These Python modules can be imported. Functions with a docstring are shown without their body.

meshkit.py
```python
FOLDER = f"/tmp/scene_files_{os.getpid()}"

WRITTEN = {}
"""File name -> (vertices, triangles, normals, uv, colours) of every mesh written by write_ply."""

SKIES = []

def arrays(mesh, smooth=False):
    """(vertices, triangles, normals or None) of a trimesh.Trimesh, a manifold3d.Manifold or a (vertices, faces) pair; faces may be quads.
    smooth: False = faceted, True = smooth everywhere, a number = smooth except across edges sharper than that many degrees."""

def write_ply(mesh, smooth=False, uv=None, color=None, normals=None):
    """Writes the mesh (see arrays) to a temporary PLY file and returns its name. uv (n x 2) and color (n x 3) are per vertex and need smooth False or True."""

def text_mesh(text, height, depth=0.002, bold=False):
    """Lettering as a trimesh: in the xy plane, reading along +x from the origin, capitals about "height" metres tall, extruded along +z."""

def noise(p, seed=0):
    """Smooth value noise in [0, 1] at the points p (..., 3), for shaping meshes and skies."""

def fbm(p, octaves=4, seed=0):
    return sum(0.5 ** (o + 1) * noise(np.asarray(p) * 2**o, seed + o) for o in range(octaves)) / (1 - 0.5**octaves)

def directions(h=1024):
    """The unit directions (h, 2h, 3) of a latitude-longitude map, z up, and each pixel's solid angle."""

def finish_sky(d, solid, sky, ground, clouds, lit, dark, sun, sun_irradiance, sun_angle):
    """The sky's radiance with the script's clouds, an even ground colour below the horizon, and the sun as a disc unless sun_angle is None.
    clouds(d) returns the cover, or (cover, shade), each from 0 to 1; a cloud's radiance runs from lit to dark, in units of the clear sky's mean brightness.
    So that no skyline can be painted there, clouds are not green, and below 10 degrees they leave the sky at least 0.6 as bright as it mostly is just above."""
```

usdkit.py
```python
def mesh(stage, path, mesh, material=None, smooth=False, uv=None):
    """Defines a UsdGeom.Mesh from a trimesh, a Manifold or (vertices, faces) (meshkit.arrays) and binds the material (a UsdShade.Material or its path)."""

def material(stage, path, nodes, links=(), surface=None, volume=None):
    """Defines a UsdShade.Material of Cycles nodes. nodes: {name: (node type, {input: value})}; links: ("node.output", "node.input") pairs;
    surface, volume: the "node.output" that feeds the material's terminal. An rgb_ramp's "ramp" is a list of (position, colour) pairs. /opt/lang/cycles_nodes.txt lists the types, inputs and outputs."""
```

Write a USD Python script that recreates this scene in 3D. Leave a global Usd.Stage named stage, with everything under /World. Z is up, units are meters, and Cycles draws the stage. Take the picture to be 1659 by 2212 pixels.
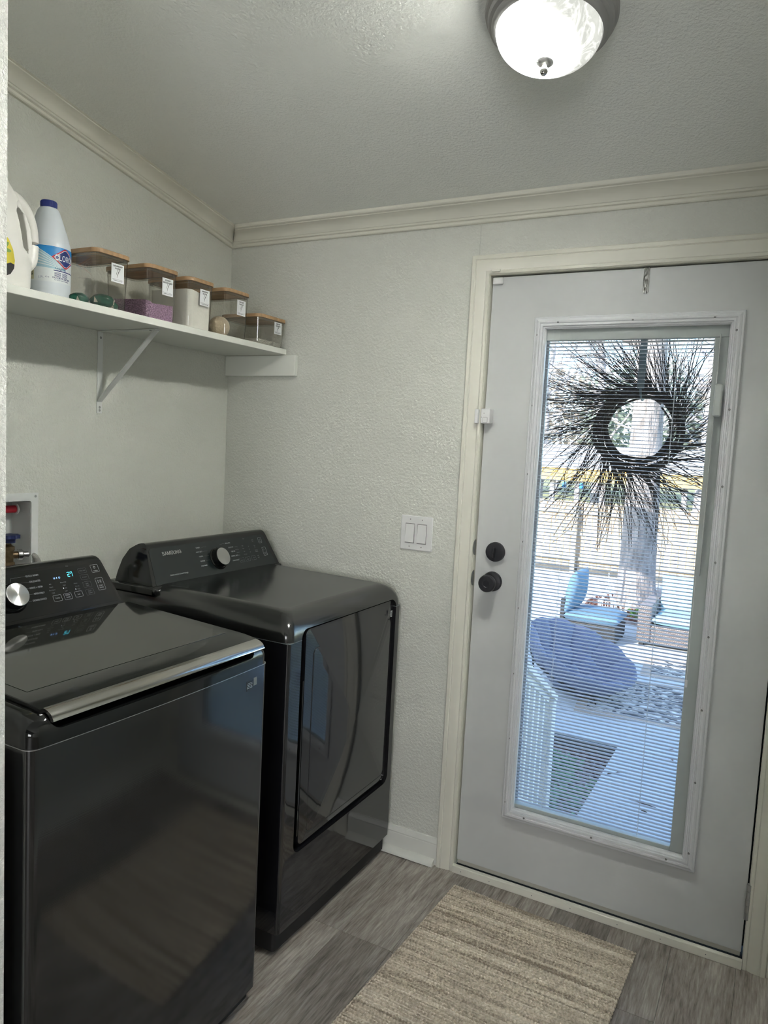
import math, random
import numpy as np, trimesh, manifold3d as mf, shapely
import usdkit, meshkit
from shapely.geometry import Polygon, Point, LineString, box as sbox
from shapely import affinity
from pxr import Usd, UsdGeom, UsdLux, UsdShade, Sdf, Gf

stage = Usd.Stage.CreateInMemory()
UsdGeom.SetStageUpAxis(stage, UsdGeom.Tokens.z)
UsdGeom.SetStageMetersPerUnit(stage, 1.0)
UsdGeom.Xform.Define(stage, '/World')
UsdGeom.Scope.Define(stage, '/World/Looks')
rng = np.random.default_rng(7)

# ------------------------------------------------------------------ camera, sky, sun, exposure
CAM = np.array([2.00765, -2.37599, 1.48696])
RIGHT = np.array([0.87985278, 0.47245214, 0.05145931])
DOWN = np.array([0.08696557, -0.05360717, -0.99476794])
FWD = np.array([-0.46722165, 0.87972453, -0.08825347])
FPX = 1605.316                                    # focal length in pixels of the 1659 x 2212 picture
cam = UsdGeom.Camera.Define(stage, '/World/camera')
m4 = Gf.Matrix4d(*RIGHT, 0, *(-DOWN), 0, *(-FWD), 0, *CAM, 1)
cam.AddTransformOp().Set(m4)
cam.CreateHorizontalApertureAttr(36.0)
cam.CreateVerticalApertureAttr(36.0 * 2212 / 1659)
cam.CreateFocalLengthAttr(36.0 * FPX / 1659)
cam.CreateClippingRangeAttr(Gf.Vec2f(0.02, 500.0))
cam.CreateFStopAttr(0.0)
cam.CreateExposureAttr(0.52)

SUN_DIR = np.array([0.40, 0.80, -0.45]); SUN_DIR /= np.linalg.norm(SUN_DIR)   # way the sunlight travels: over the house into the yard
SUN_STRENGTH, SKY_STRENGTH = 26000.0, 21.0
LAMP_HOT, LAMP_BASE = 560.0, 0.9
UNSEEN_LIGHT_STRENGTH = 9.0
sun = UsdLux.DistantLight.Define(stage, '/World/sun')
sun.CreateIntensityAttr(SUN_STRENGTH); sun.CreateAngleAttr(0.6); sun.CreateColorAttr(Gf.Vec3f(1.0, 0.93, 0.82))
zax = -SUN_DIR; xax = np.cross([0, 0, 1.0], zax); xax /= np.linalg.norm(xax); yax = np.cross(zax, xax)
sun.AddTransformOp().Set(Gf.Matrix4d(*xax, 0, *yax, 0, *zax, 0, 0, 0, 0, 1))
sky = UsdLux.DomeLight.Define(stage, '/World/sky')
sky.CreateIntensityAttr(1.0)
sky_mat = usdkit.material(stage, '/World/Looks/sky', {
    's': ('sky_texture', {'sky_type': 'hosek_wilkie', 'sun_direction': tuple(-SUN_DIR), 'turbidity': 3.0, 'ground_albedo': 0.3}),
    'b': ('background_shader', {'strength': SKY_STRENGTH})}, [('s.color', 'b.color')], surface='b.background')
UsdShade.MaterialBindingAPI.Apply(sky.GetPrim()).Bind(sky_mat)

rl = UsdLux.RectLight.Define(stage, '/World/rear_window_light')     # unseen area light behind the camera, placed to light the room softly
rl.CreateWidthAttr(1.9); rl.CreateHeightAttr(1.3); rl.CreateIntensityAttr(UNSEEN_LIGHT_STRENGTH); rl.CreateColorAttr(Gf.Vec3f(.97, .99, 1))
rl.AddTransformOp().Set(Gf.Matrix4d(1, 0, 0, 0, 0, 0, 1, 0, 0, -1, 0, 0, 3.3, -6.47, 1.55, 1))   # faces +y

# ------------------------------------------------------------------ naming and tagging
_used, _origin = {}, {'/World': np.zeros(3)}
def numbered(parent, name):
    k = _used.get((parent, name), 0); _used[(parent, name)] = k + 1
    return f'{parent}/{name}' + (f'_{k:03d}' if k else '')
def tag(p, label=None, cat=None, group=None, kind=None):
    p = p.GetPrim() if hasattr(p, 'GetPrim') else p
    for k, v in (('label', label), ('category', cat), ('group', group), ('kind', kind)):
        if v: p.SetCustomDataByKey(k, v)
    return p
def thing(name, label, cat, loc=(0, 0, 0), group=None, kind=None):
    path = numbered('/World', name)
    x = UsdGeom.Xform.Define(stage, path); x.AddTranslateOp().Set(Gf.Vec3d(*map(float, loc)))
    _origin[path] = np.array(loc, float)
    return tag(x.GetPrim(), label, cat, group, kind)
def struct(name, loc=(0, 0, 0)):
    return thing(name, None, None, loc, kind='structure')
def part(name, mesh, mat, parent=None, smooth=40, label=None, kind=None):
    base = '/World' if parent is None else str(parent.GetPath())
    path = numbered(base, name)
    root = '/' + '/'.join(base.split('/')[1:3])
    v, f, n = meshkit.arrays(mesh, smooth)
    v = v - _origin.get(root, np.zeros(3))
    m = usdkit.mesh(stage, path, (v, f), mat)
    if n is not None:
        m.CreateNormalsAttr(np_vt(n)); m.SetNormalsInterpolation('vertex')
    return tag(m.GetPrim(), label=label, kind=kind)
def np_vt(a):
    from pxr import Vt
    return Vt.Vec3fArray.FromNumpy(np.asarray(a, np.float32))
def solo(name, mesh, mat, label, cat, group=None, kind=None, smooth=40):
    return tag(part(name, mesh, mat, None, smooth), label, cat, group, kind)
def copy_of(src, name, loc, label, group=None, rotz=0, scale=None):
    path = numbered('/World', name)
    x = UsdGeom.Xform.Define(stage, path)
    x.GetPrim().GetReferences().AddInternalReference(src.GetPath())
    x.ClearXformOpOrder()
    x.AddTranslateOp(opSuffix='own').Set(Gf.Vec3d(*map(float, loc)))
    if rotz: x.AddRotateZOp(opSuffix='own').Set(float(rotz))
    if scale: x.AddScaleOp(opSuffix='own').Set(Gf.Vec3f(*scale))
    x.GetPrim().SetInstanceable(True)
    return tag(x.GetPrim(), label, None, group)

# ------------------------------------------------------------------ materials
def pbr(name, color, rough=0.5, metal=0.0, spec=0.5, bump=None, var=None, coat=0.0, trans=0.0, emis=None, rand=None, aniso=None, ior=None, sheen=0.0):
    """bump = (scale or (sx,sy,sz), strength, distance, detail); var = (scale, amount, detail[, colour2]); rand = amount of per-object tone"""
    N = {'p': ('principled_bsdf', {'base_color': color, 'roughness': rough, 'metallic': metal, 'specular_ior_level': spec, 'coat_weight': coat, 'transmission_weight': trans, 'sheen_weight': sheen})}
    if ior: N['p'][1]['ior'] = ior
    L = []
    N['tc'] = ('texture_coordinate', {})
    if var:
        s, a, d = var[:3]; c2 = var[3] if len(var) > 3 else None
        sc = (s, s, s) if np.ndim(s) == 0 else s
        N['mv'] = ('mapping', {'scale': sc}); N['nv'] = ('noise_texture', {'scale': 1.0, 'detail': float(d), 'roughness': 0.6})
        lo = tuple(c * (1 - a) for c in color); hi = c2 or tuple(min(1, c * (1 + a)) for c in color)
        N['rv'] = ('rgb_ramp', {'ramp': [(0.0, lo), (0.3, lo), (0.7, hi), (1.0, hi)]})
        L += [('tc.object', 'mv.vector'), ('mv.vector', 'nv.vector'), ('nv.fac', 'rv.fac')]
        src = 'rv.color'
    else:
        src = None
    if rand:
        N['oi'] = ('object_info', {})
        N['mr'] = ('map_range', {'to_min': 1 - rand, 'to_max': 1 + rand})
        N['hs'] = ('hsv', {'color': color})
        L += [('oi.random', 'mr.value'), ('mr.result', 'hs.value')]
        if src: L.append((src, 'hs.color'))
        src = 'hs.color'
    if src: L.append((src, 'p.base_color'))
    if bump:
        s, st, dist, d = bump
        sc = (s, s, s) if np.ndim(s) == 0 else s
        N['mb'] = ('mapping', {'scale': sc}); N['nb'] = ('noise_texture', {'scale': 1.0, 'detail': float(d), 'roughness': 0.55})
        N['bp'] = ('bump', {'strength': st, 'distance': dist})
        L += [('tc.object', 'mb.vector'), ('mb.vector', 'nb.vector'), ('nb.fac', 'bp.height'), ('bp.normal', 'p.normal')]
    if emis:
        N['p'][1]['emission_color'] = emis[0]; N['p'][1]['emission_strength'] = emis[1]
    return usdkit.material(stage, '/World/Looks/' + name, N, L, surface='p.BSDF')

WALL = (0.63, 0.635, 0.585)
M = {}
M['wall'] = pbr('wall_paint', WALL, 0.7, bump=(105, 0.6, 0.006, 2))
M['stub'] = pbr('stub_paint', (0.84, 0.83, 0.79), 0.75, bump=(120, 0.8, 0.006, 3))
M['ceiling'] = pbr('ceiling_paint', (0.84, 0.85, 0.815), 0.75, spec=.3, bump=(125, 0.5, 0.006, 2))
M['trim'] = pbr('trim_paint', (0.70, 0.685, 0.605), 0.4)
M['base'] = pbr('baseboard_paint', (0.70, 0.70, 0.66), 0.4)
M['door'] = pbr('door_paint', (0.53, 0.54, 0.54), 0.45, bump=((14, 60, 420), 0.10, 0.0015, 4))
M['lite'] = pbr('lite_frame_plastic', (0.62, 0.63, 0.65), 0.38)
M['cassette'] = pbr('blind_cassette_grey', (0.44, 0.47, 0.46), 0.5)
M['white'] = pbr('white_plastic', (0.72, 0.72, 0.72), 0.35)
M['shelfw'] = pbr('shelf_white', (0.74, 0.75, 0.70), 0.45)
M['bracket'] = pbr('bracket_white', (0.70, 0.71, 0.70), 0.35)
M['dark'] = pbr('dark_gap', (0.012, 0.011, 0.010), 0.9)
M['screw'] = pbr('screw_metal', (0.20, 0.20, 0.20), 0.45, metal=0.7)
M['steel'] = pbr('satin_steel', (0.50, 0.50, 0.50), 0.3, metal=1.0)
M['hammered'] = pbr('hammered_steel', (0.22, 0.22, 0.21), 0.35, metal=1.0, bump=((130, 130, 60), 1.0, 0.006, 1))
M['strap'] = pbr('strap_grey', (0.22, 0.27, 0.28), 0.5)
M['chrome'] = pbr('chrome', (0.62, 0.61, 0.58), 0.10, metal=1.0, bump=((4, 9, 4), 0.05, 0.01, 1))
M['black'] = pbr('gloss_black', (0.006, 0.0065, 0.0065), 0.07, spec=0.6)
M['brushed'] = pbr('black_stainless', (0.006, 0.0063, 0.007), 0.085, ior=1.85, bump=((30, 3, 700), 0.025, 0.001, 3))
M['dryfront'] = pbr('dryer_front_black', (0.010, 0.010, 0.012), 0.05, ior=1.75)
M['drytop'] = pbr('dryer_top_black', (0.012, 0.0125, 0.0125), 0.17, spec=0.9, bump=((5, 3, 900), 0.02, 0.001, 2))
M['glassblack'] = pbr('lid_glass', (0.022, 0.0225, 0.0195), 0.05, spec=0.75)
M['panelblue'] = pbr('dryer_panel', (0.010, 0.0145, 0.0155), 0.2, spec=0.55)
M['panelblk'] = pbr('washer_panel', (0.006, 0.0065, 0.007), 0.08, spec=0.5)
M['matteblk'] = pbr('matte_black', (0.010, 0.010, 0.011), 0.6)
M['knobblk'] = pbr('door_hardware_black', (0.018, 0.018, 0.022), 0.45, spec=0.4)
M['print'] = pbr('panel_print', (0.42, 0.44, 0.45), 0.5)
M['printdim'] = pbr('panel_print_dim', (0.14, 0.155, 0.16), 0.5)
M['logo'] = pbr('logo_print', (0.36, 0.36, 0.35), 0.35, metal=0.3)
M['cyan'] = pbr('display_cyan', (0.0, 0.1, 0.12), 0.5, emis=((0.08, 0.78, 1.0), 1.6))
M['bluled'] = pbr('display_blue', (0.0, 0.02, 0.1), 0.5, emis=((0.25, 0.5, 1.0), 1.0))
M['whled'] = pbr('indicator_white', (0.3, 0.3, 0.3), 0.5, emis=((0.9, 0.95, 1.0), 1.0))
M['nickel'] = pbr('lamp_pan_nickel', (0.36, 0.355, 0.35), 0.45, metal=0.45)
M['bamboo'] = pbr('bamboo_lid', (0.40, 0.25, 0.13), 0.5, var=((8, 60, 8), 0.25, 3))
M['ink'] = pbr('label_ink', (0.02, 0.02, 0.02), 0.7)
M['inkgrey'] = pbr('label_ink_grey', (0.25, 0.25, 0.25), 0.7)
M['paper'] = pbr('label_paper', (0.78, 0.79, 0.80), 0.6)
M['powder'] = pbr('soda_powder', (0.86, 0.86, 0.82), 0.9, bump=(80, 0.3, 0.003, 3))
M['beads'] = pbr('purple_beads', (0.36, 0.22, 0.36), 0.6, var=(330, 0.5, 1), bump=(300, 1.0, 0.004, 1))
M['podgreen'] = pbr('pod_green', (0.010, 0.10, 0.062), 0.18, var=(40, 0.4, 1))
M['podclear'] = pbr('pod_film', (0.62, 0.60, 0.52), 0.2)
M['wool'] = pbr('wool_ball', (0.62, 0.52, 0.38), 0.95, bump=(120, 0.6, 0.004, 4), sheen=0.3)
M['sheets'] = pbr('dryer_sheet', (0.62, 0.61, 0.56), 0.8, bump=((40, 40, 200), 0.4, 0.003, 2))
M['bleachw'] = pbr('bleach_bottle', (0.66, 0.71, 0.76), 0.35)
M['jugw'] = pbr('jug_white', (0.78, 0.77, 0.73), 0.3)
M['capblue'] = pbr('cap_blue', (0.012, 0.03, 0.22), 0.35)
M['lblue'] = pbr('label_blue', (0.02, 0.24, 0.60), 0.4)
M['lpale'] = pbr('label_pale_blue', (0.38, 0.58, 0.68), 0.4)
M['lwhite'] = pbr('label_white', (0.72, 0.76, 0.78), 0.45)
M['lnavy'] = pbr('label_navy', (0.015, 0.03, 0.16), 0.4)
M['lred'] = pbr('label_red', (0.55, 0.02, 0.04), 0.4)
M['lyellow'] = pbr('label_yellow', (0.62, 0.52, 0.01), 0.4)
M['lprice'] = pbr('price_sticker', (0.60, 0.58, 0.38), 0.6)
M['lgreen'] = pbr('label_leaf_green', (0.16, 0.30, 0.03), 0.5)
M['redpaint'] = pbr('valve_red', (0.45, 0.015, 0.03), 0.4)
M['bluepaint'] = pbr('valve_blue', (0.012, 0.02, 0.09), 0.4)
M['brass'] = pbr('valve_brass', (0.20, 0.14, 0.08), 0.4, metal=0.8, var=(60, 0.3, 2))
M['hose'] = pbr('braided_hose', (0.45, 0.44, 0.42), 0.3, metal=0.9, bump=((400, 400, 400), 0.8, 0.002, 1))
M['slat'] = usdkit.material(stage, '/World/Looks/blind_slat', {
    'd': ('principled_bsdf', {'base_color': (0.58, 0.60, 0.66), 'roughness': 0.45}), 't': ('translucent_bsdf', {'color': (0.5, 0.5, 0.52)}),
    'm': ('mix_closure', {'fac': 0.15})}, [('d.BSDF', 'm.closure1'), ('t.BSDF', 'm.closure2')], surface='m.closure')
def pane(name, tint, f0=.05, gain=.6, rough=0.0, edge=1.0):
    """clear sheet: mostly see-through, reflecting more at grazing angles from either side"""
    return usdkit.material(stage, '/World/Looks/' + name, {
        't': ('transparent_bsdf', {}), 'rt': ('rgb_ramp', {'ramp': [(0.0, tint), (.45, tint), (1.0, tuple(c * edge for c in tint))]}), 'g': ('glossy_bsdf', {'color': (1, 1, 1), 'roughness': rough}),
        'lw': ('layer_weight', {'blend': .5}), 'pw': ('math', {'math_type': 'power', 'value2': 4.0}), 'ml': ('math', {'math_type': 'multiply_add', 'value2': gain, 'value3': f0}), 'm': ('mix_closure', {})},
        [('lw.facing', 'rt.fac'), ('rt.color', 't.color'), ('lw.facing', 'pw.value1'), ('pw.value', 'ml.value1'), ('ml.value', 'm.fac'), ('t.BSDF', 'm.closure1'), ('g.BSDF', 'm.closure2')], surface='m.closure')
M['pane'] = pane('window_pane', (0.98, 0.985, 0.985), .025, .5)
M['clear'] = pane('clear_plastic', (0.93, 0.92, 0.895), .085, .6, .03, .35)

# plank floor: grain runs along y, tone and grain offset differ per plank
M['plank'] = usdkit.material(stage, '/World/Looks/vinyl_plank', {
    'tc': ('texture_coordinate', {}), 'oi': ('object_info', {}),
    'w': ('math', {'math_type': 'multiply', 'value2': 37.0}),
    'm1': ('mapping', {'scale': (11, 1.7, 1)}), 'n1': ('noise_texture', {'dimensions': '4D', 'scale': 1.0, 'detail': 7.0, 'roughness': 0.66, 'distortion': 1.6}),
    'm2': ('mapping', {'scale': (170, 14, 1)}), 'n2': ('noise_texture', {'dimensions': '4D', 'scale': 1.0, 'detail': 3.0, 'roughness': 0.6}),
    'mx': ('mix_float', {'fac': 0.46}),
    'r': ('rgb_ramp', {'ramp': [(0.0, (0.05, 0.041, 0.035)), (0.36, (0.10, 0.083, 0.071)), (0.45, (0.215, 0.186, 0.164)), (0.53, (0.30, 0.268, 0.241)), (0.62, (0.42, 0.386, 0.353)), (1.0, (0.56, 0.525, 0.49))]}),
    'mr': ('map_range', {'to_min': 0.66, 'to_max': 1.22}), 'h': ('hsv', {'saturation': 0.95}),
    'b': ('bump', {'strength': 0.35, 'distance': 0.003}),
    'p': ('principled_bsdf', {'roughness': 0.42, 'specular_ior_level': 0.45})},
    [('oi.random', 'w.value1'), ('w.value', 'n1.w'), ('w.value', 'n2.w'), ('tc.object', 'm1.vector'), ('m1.vector', 'n1.vector'), ('tc.object', 'm2.vector'), ('m2.vector', 'n2.vector'),
     ('n1.fac', 'mx.a'), ('n2.fac', 'mx.b'), ('mx.result', 'r.fac'), ('r.color', 'h.color'), ('oi.random', 'mr.value'), ('mr.result', 'h.value'), ('h.color', 'p.base_color'),
     ('mx.result', 'b.height'), ('b.normal', 'p.normal')], surface='p.BSDF')

# ------------------------------------------------------------------ mesh helpers
def tm(m):
    if isinstance(m, mf.Manifold):
        q = m.to_mesh(); return trimesh.Trimesh(np.array(q.vert_properties[:, :3]), np.array(q.tri_verts), process=False)
    return m
def man(t):
    t = t.copy(); t.merge_vertices()
    return mf.Manifold(mf.Mesh(np.asarray(t.vertices, np.float32), np.asarray(t.faces, np.uint32)))
def cat(*ms):
    out = []
    for m in ms:
        out += list(m) if isinstance(m, (list, tuple)) else [m]
    return trimesh.util.concatenate([tm(m) for m in out])
def hull(pts):
    return tm(mf.Manifold.hull_points(np.asarray(pts, float)))
def bb(x0, x1, y0, y1, z0, z1, r=0.002):
    """box with chamfered edges"""
    r = min(r, (x1 - x0) * .45, (y1 - y0) * .45, (z1 - z0) * .45); P = []
    for sx, X in ((1, x0), (-1, x1)):
        for sy, Y in ((1, y0), (-1, y1)):
            for sz, Z in ((1, z0), (-1, z1)):
                P += [(X, Y + sy * r, Z + sz * r), (X + sx * r, Y, Z + sz * r), (X + sx * r, Y + sy * r, Z)]
    return hull(P)
def rb(x0, x1, y0, y1, z0, z1, r, n=6):
    """box with round edges"""
    s = trimesh.creation.icosphere(2, r).vertices if n > 4 else trimesh.creation.icosphere(1, r).vertices
    return hull(np.vstack([s + (X, Y, Z) for X in (x0 + r, x1 - r) for Y in (y0 + r, y1 - r) for Z in (z0 + r, z1 - r)]))
def rrect(x0, x1, y0, y1, r, q=8):
    return sbox(x0 + r, y0 + r, x1 - r, y1 - r).buffer(r, quad_segs=q)
def ext(poly, axis, a0, a1):
    """extrude: axis z: (x,y); axis y: poly is (x,z); axis x: poly is (y,z)"""
    geoms = getattr(poly, 'geoms', [poly]); out = []
    for g in geoms:
        t = trimesh.creation.extrude_polygon(g, a1 - a0, engine='earcut'); v = t.vertices.copy(); v[:, 2] += a0
        if axis == 'z': w = v
        elif axis == 'y': w = v[:, [0, 2, 1]]; t.invert()
        else: w = v[:, [2, 0, 1]]
        out.append(trimesh.Trimesh(w, t.faces, process=False))
    return trimesh.util.concatenate(out)
def lathe(profile, origin, axis=(0, 0, 1), seg=40):
    """profile: (r, h) pairs from one end to the other; r = 0 closes"""
    a = np.asarray(axis, float); a /= np.linalg.norm(a)
    u = np.cross(a, [1, 0, 0] if abs(a[0]) < .9 else [0, 1, 0]); u /= np.linalg.norm(u); w = np.cross(a, u)
    th = np.arange(seg) * 2 * np.pi / seg; V, F = [], []
    for r, h in profile:
        V.append(np.asarray(origin) + h * a + r * (np.cos(th)[:, None] * u + np.sin(th)[:, None] * w))
    V = np.vstack(V)
    for i in range(len(profile) - 1):
        for j in range(seg):
            k = (j + 1) % seg; A, B, Cc, D = i * seg + j, i * seg + k, (i + 1) * seg + k, (i + 1) * seg + j
            F += [(A, B, Cc), (A, Cc, D)]
    t = trimesh.Trimesh(V, F, process=False); t.merge_vertices(); t.update_faces(t.nondegenerate_faces())
    return t
def tube(pts, r, sides=8, cap=True):
    p = np.asarray(pts, float); n = len(p)
    rr = np.broadcast_to(np.asarray(r, float), (n,))
    t = np.gradient(p, axis=0); t /= np.linalg.norm(t, axis=1, keepdims=True) + 1e-12
    ref = np.array([0, 0, 1.0]) if abs(t[:, 2]).mean() < .8 else np.array([1.0, 0, 0])
    a = np.cross(t, ref); a /= np.linalg.norm(a, axis=1, keepdims=True) + 1e-12; b = np.cross(t, a)
    ang = np.arange(sides) * 2 * np.pi / sides
    V = (p[:, None] + rr[:, None, None] * (np.cos(ang)[None, :, None] * a[:, None] + np.sin(ang)[None, :, None] * b[:, None])).reshape(-1, 3)
    i, j = np.meshgrid(np.arange(n - 1), np.arange(sides), indexing='ij'); k = (j + 1) % sides
    q = np.stack([i * sides + j, i * sides + k, (i + 1) * sides + k, (i + 1) * sides + j], -1).reshape(-1, 4)
    F = np.vstack([q[:, [0, 2, 1]], q[:, [0, 3, 2]]])
    if cap:
        c = [(0, s + 1, s) for s in range(1, sides - 1)]; e = (n - 1) * sides
        c += [(e, e + s, e + s + 1) for s in range(1, sides - 1)]
        F = np.vstack([F, [(x, y, z) for x, y, z in c]])
    t_ = trimesh.Trimesh(V, F, process=False)
    return t_
def bez(p0, p1, p2, p3, n=14):
    t = np.linspace(0, 1, n)[:, None]; p0, p1, p2, p3 = map(np.asarray, (p0, p1, p2, p3))
    return (1 - t)**3 * p0 + 3 * (1 - t)**2 * t * p1 + 3 * (1 - t) * t**2 * p2 + t**3 * p3
def loft(rings, closed=True, caps=False):
    """rings: list of (n,3) arrays"""
    n = len(rings[0]); V = np.vstack(rings); F = []
    for i in range(len(rings) - 1):
        for j in range(n if closed else n - 1):
            k = (j + 1) % n; F += [(i * n + j, i * n + k, (i + 1) * n + k), (i * n + j, (i + 1) * n + k, (i + 1) * n + j)]
    if caps:
        F += [(0, j + 1, j) for j in range(1, n - 1)]; e = (len(rings) - 1) * n
        F += [(e, e + j, e + j + 1) for j in range(1, n - 1)]
    return trimesh.Trimesh(V, F, process=False)
def fix(t):
    t.merge_vertices(); t.fix_normals(); return t
class Plane:
    """flat lettering and line work on a plane: u along xd, v along yd"""
    def __init__(s, o, xd, yd):
        s.o = np.asarray(o, float); s.x = np.asarray(xd, float) / np.linalg.norm(xd); s.y = np.asarray(yd, float) / np.linalg.norm(yd); s.n = np.cross(s.x, s.y)
    def map(s, t, lift=0.0):
        v = t.vertices; w = s.o + v[:, :1] * s.x + v[:, 1:2] * s.y + (v[:, 2:3] + lift) * s.n
        return trimesh.Trimesh(w, t.faces, process=False)
    def text(s, text, h, u, v, align='l', bold=False, lift=0.0, stretch=1.0, th=0.00025):
        t = meshkit.text_mesh(text, h, th, bold); w = t.vertices[:, 0].max()
        t.apply_translation([{'l': 0, 'c': -w / 2, 'r': -w}[align], 0, 0]); t.vertices[:, 0] *= stretch
        t.apply_translation([u, v, 0]); return s.map(t, lift)
    def poly(s, p, th=0.00025, lift=0.0):
        return cat([s.map(trimesh.creation.extrude_polygon(g, th, engine='earcut'), lift) for g in getattr(p, 'geoms', [p])])
    def rect(s, u0, u1, v0, v1, **k): return s.poly(sbox(u0, v0, u1, v1), **k)
    def frame(s, u0, u1, v0, v1, w=0.0008, r=0.003, **k):
        p = rrect(u0, u1, v0, v1, r, 3); return s.poly(p.difference(p.buffer(-w)), **k)
    def line(s, pts, w=0.0006, **k): return s.poly(LineString(pts).buffer(w / 2, cap_style='flat'), **k)
    def bar(s, profile_xy): pass
def ccyl(o, axis, r, h, seg=24, ch=0.001):
    ch = min(ch, r * .4, h * .4)
    return lathe([(0, 0), (r - ch, 0), (r, ch), (r, h - ch), (r - ch, h), (0, h)], o, axis, seg)

# ================================================================== ROOM SHELL
SL = 0.187
def zc(y): return 2.295 - SL * y                   # sloped ceiling: rises away from the outside wall
XR = 2.17                                          # right wall
XD0, XD1, ZD0, ZD1 = 1.106, 2.0226, 0.038, 2.062   # door panel
JX0, JX1, JZ = 1.1015, 2.0275, 2.0665              # jamb opening

fl = struct('floor')
part('subfloor', bb(-3.2, 5.2, -6.6, 0.14, -0.20, -0.0066, 0.001), M['dark'], fl)
PW = 0.1806
random.seed(3)
for i, x0 in enumerate(np.arange(0.0275 - PW, XR + PW, PW)):
    y = {5: -0.50, 6: -0.50}.get(i, -random.uniform(0.15, 1.1)) if i != 6 else -0.5
    y = -0.503 if abs(x0 - 1.113) < 0.03 else y
    cuts = [0.02, y, y - 1.22, y - 2.44]
    for a, b in zip(cuts[1:], cuts[:-1]):
        a = max(a, -2.75)
        if b - a < .02: continue
        part('plank', bb(x0 + .0004, x0 + PW - .0004, a + .0004, b - .0004, -0.0065, 0.0, 0.0006), M['plank'], fl, smooth=False)
for x0_, x1_, y0_, y1_ in ((-3.3, 5.3, -6.6, -2.752), (-3.3, -.155, -2.7515, -1.59), (2.20, 5.3, -2.7515, -1.59)):
    part('rear_flooring', bb(x0_, x1_, y0_, y1_, -0.0066, -0.0002, 0.001), M['plank'], fl)

def wall_poly_front():
    p = sbox(-3.2, -0.0, 5.2, 2.38)
    return p.difference(sbox(1.06, -1, 2.07, JZ + 0.04))
wf = struct('wall_front')
part('drywall', ext(wall_poly_front(), 'y', 0.0, 0.10), M['wall'], wf)
part('siding', ext(sbox(-6.5, -1.0, 8.0, 2.38).difference(sbox(1.06, -0.06, 2.07, JZ + 0.04)), 'y', 0.1005, 0.13), M['white'], wf, label='outside face of the door wall')
part('crack', cat(*[tube([(1.056 + .0006 * math.sin(k * 2.1), -.0004, 2.232 - k * .012), (1.056 + .0006 * math.sin(k * 2.1 + 2.1), -.0004, 2.232 - (k + 1) * .012)], .0006, 4) for k in range(9)]), pbr('paint_crack', (0.42, 0.43, 0.39), .8), wf, label='hairline crack in the paint')

wl = struct('wall_left')
pl = Polygon([(-1.58, 0), (0.0, 0), (0.0, zc(0) + .02), (-1.58, zc(-1.58) + .02)])
pl = pl.difference(sbox(-1.115, 1.065, -0.890, 1.268))
part('drywall', ext(pl, 'x', -0.10, 0.0), M['wall'], wl)

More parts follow.
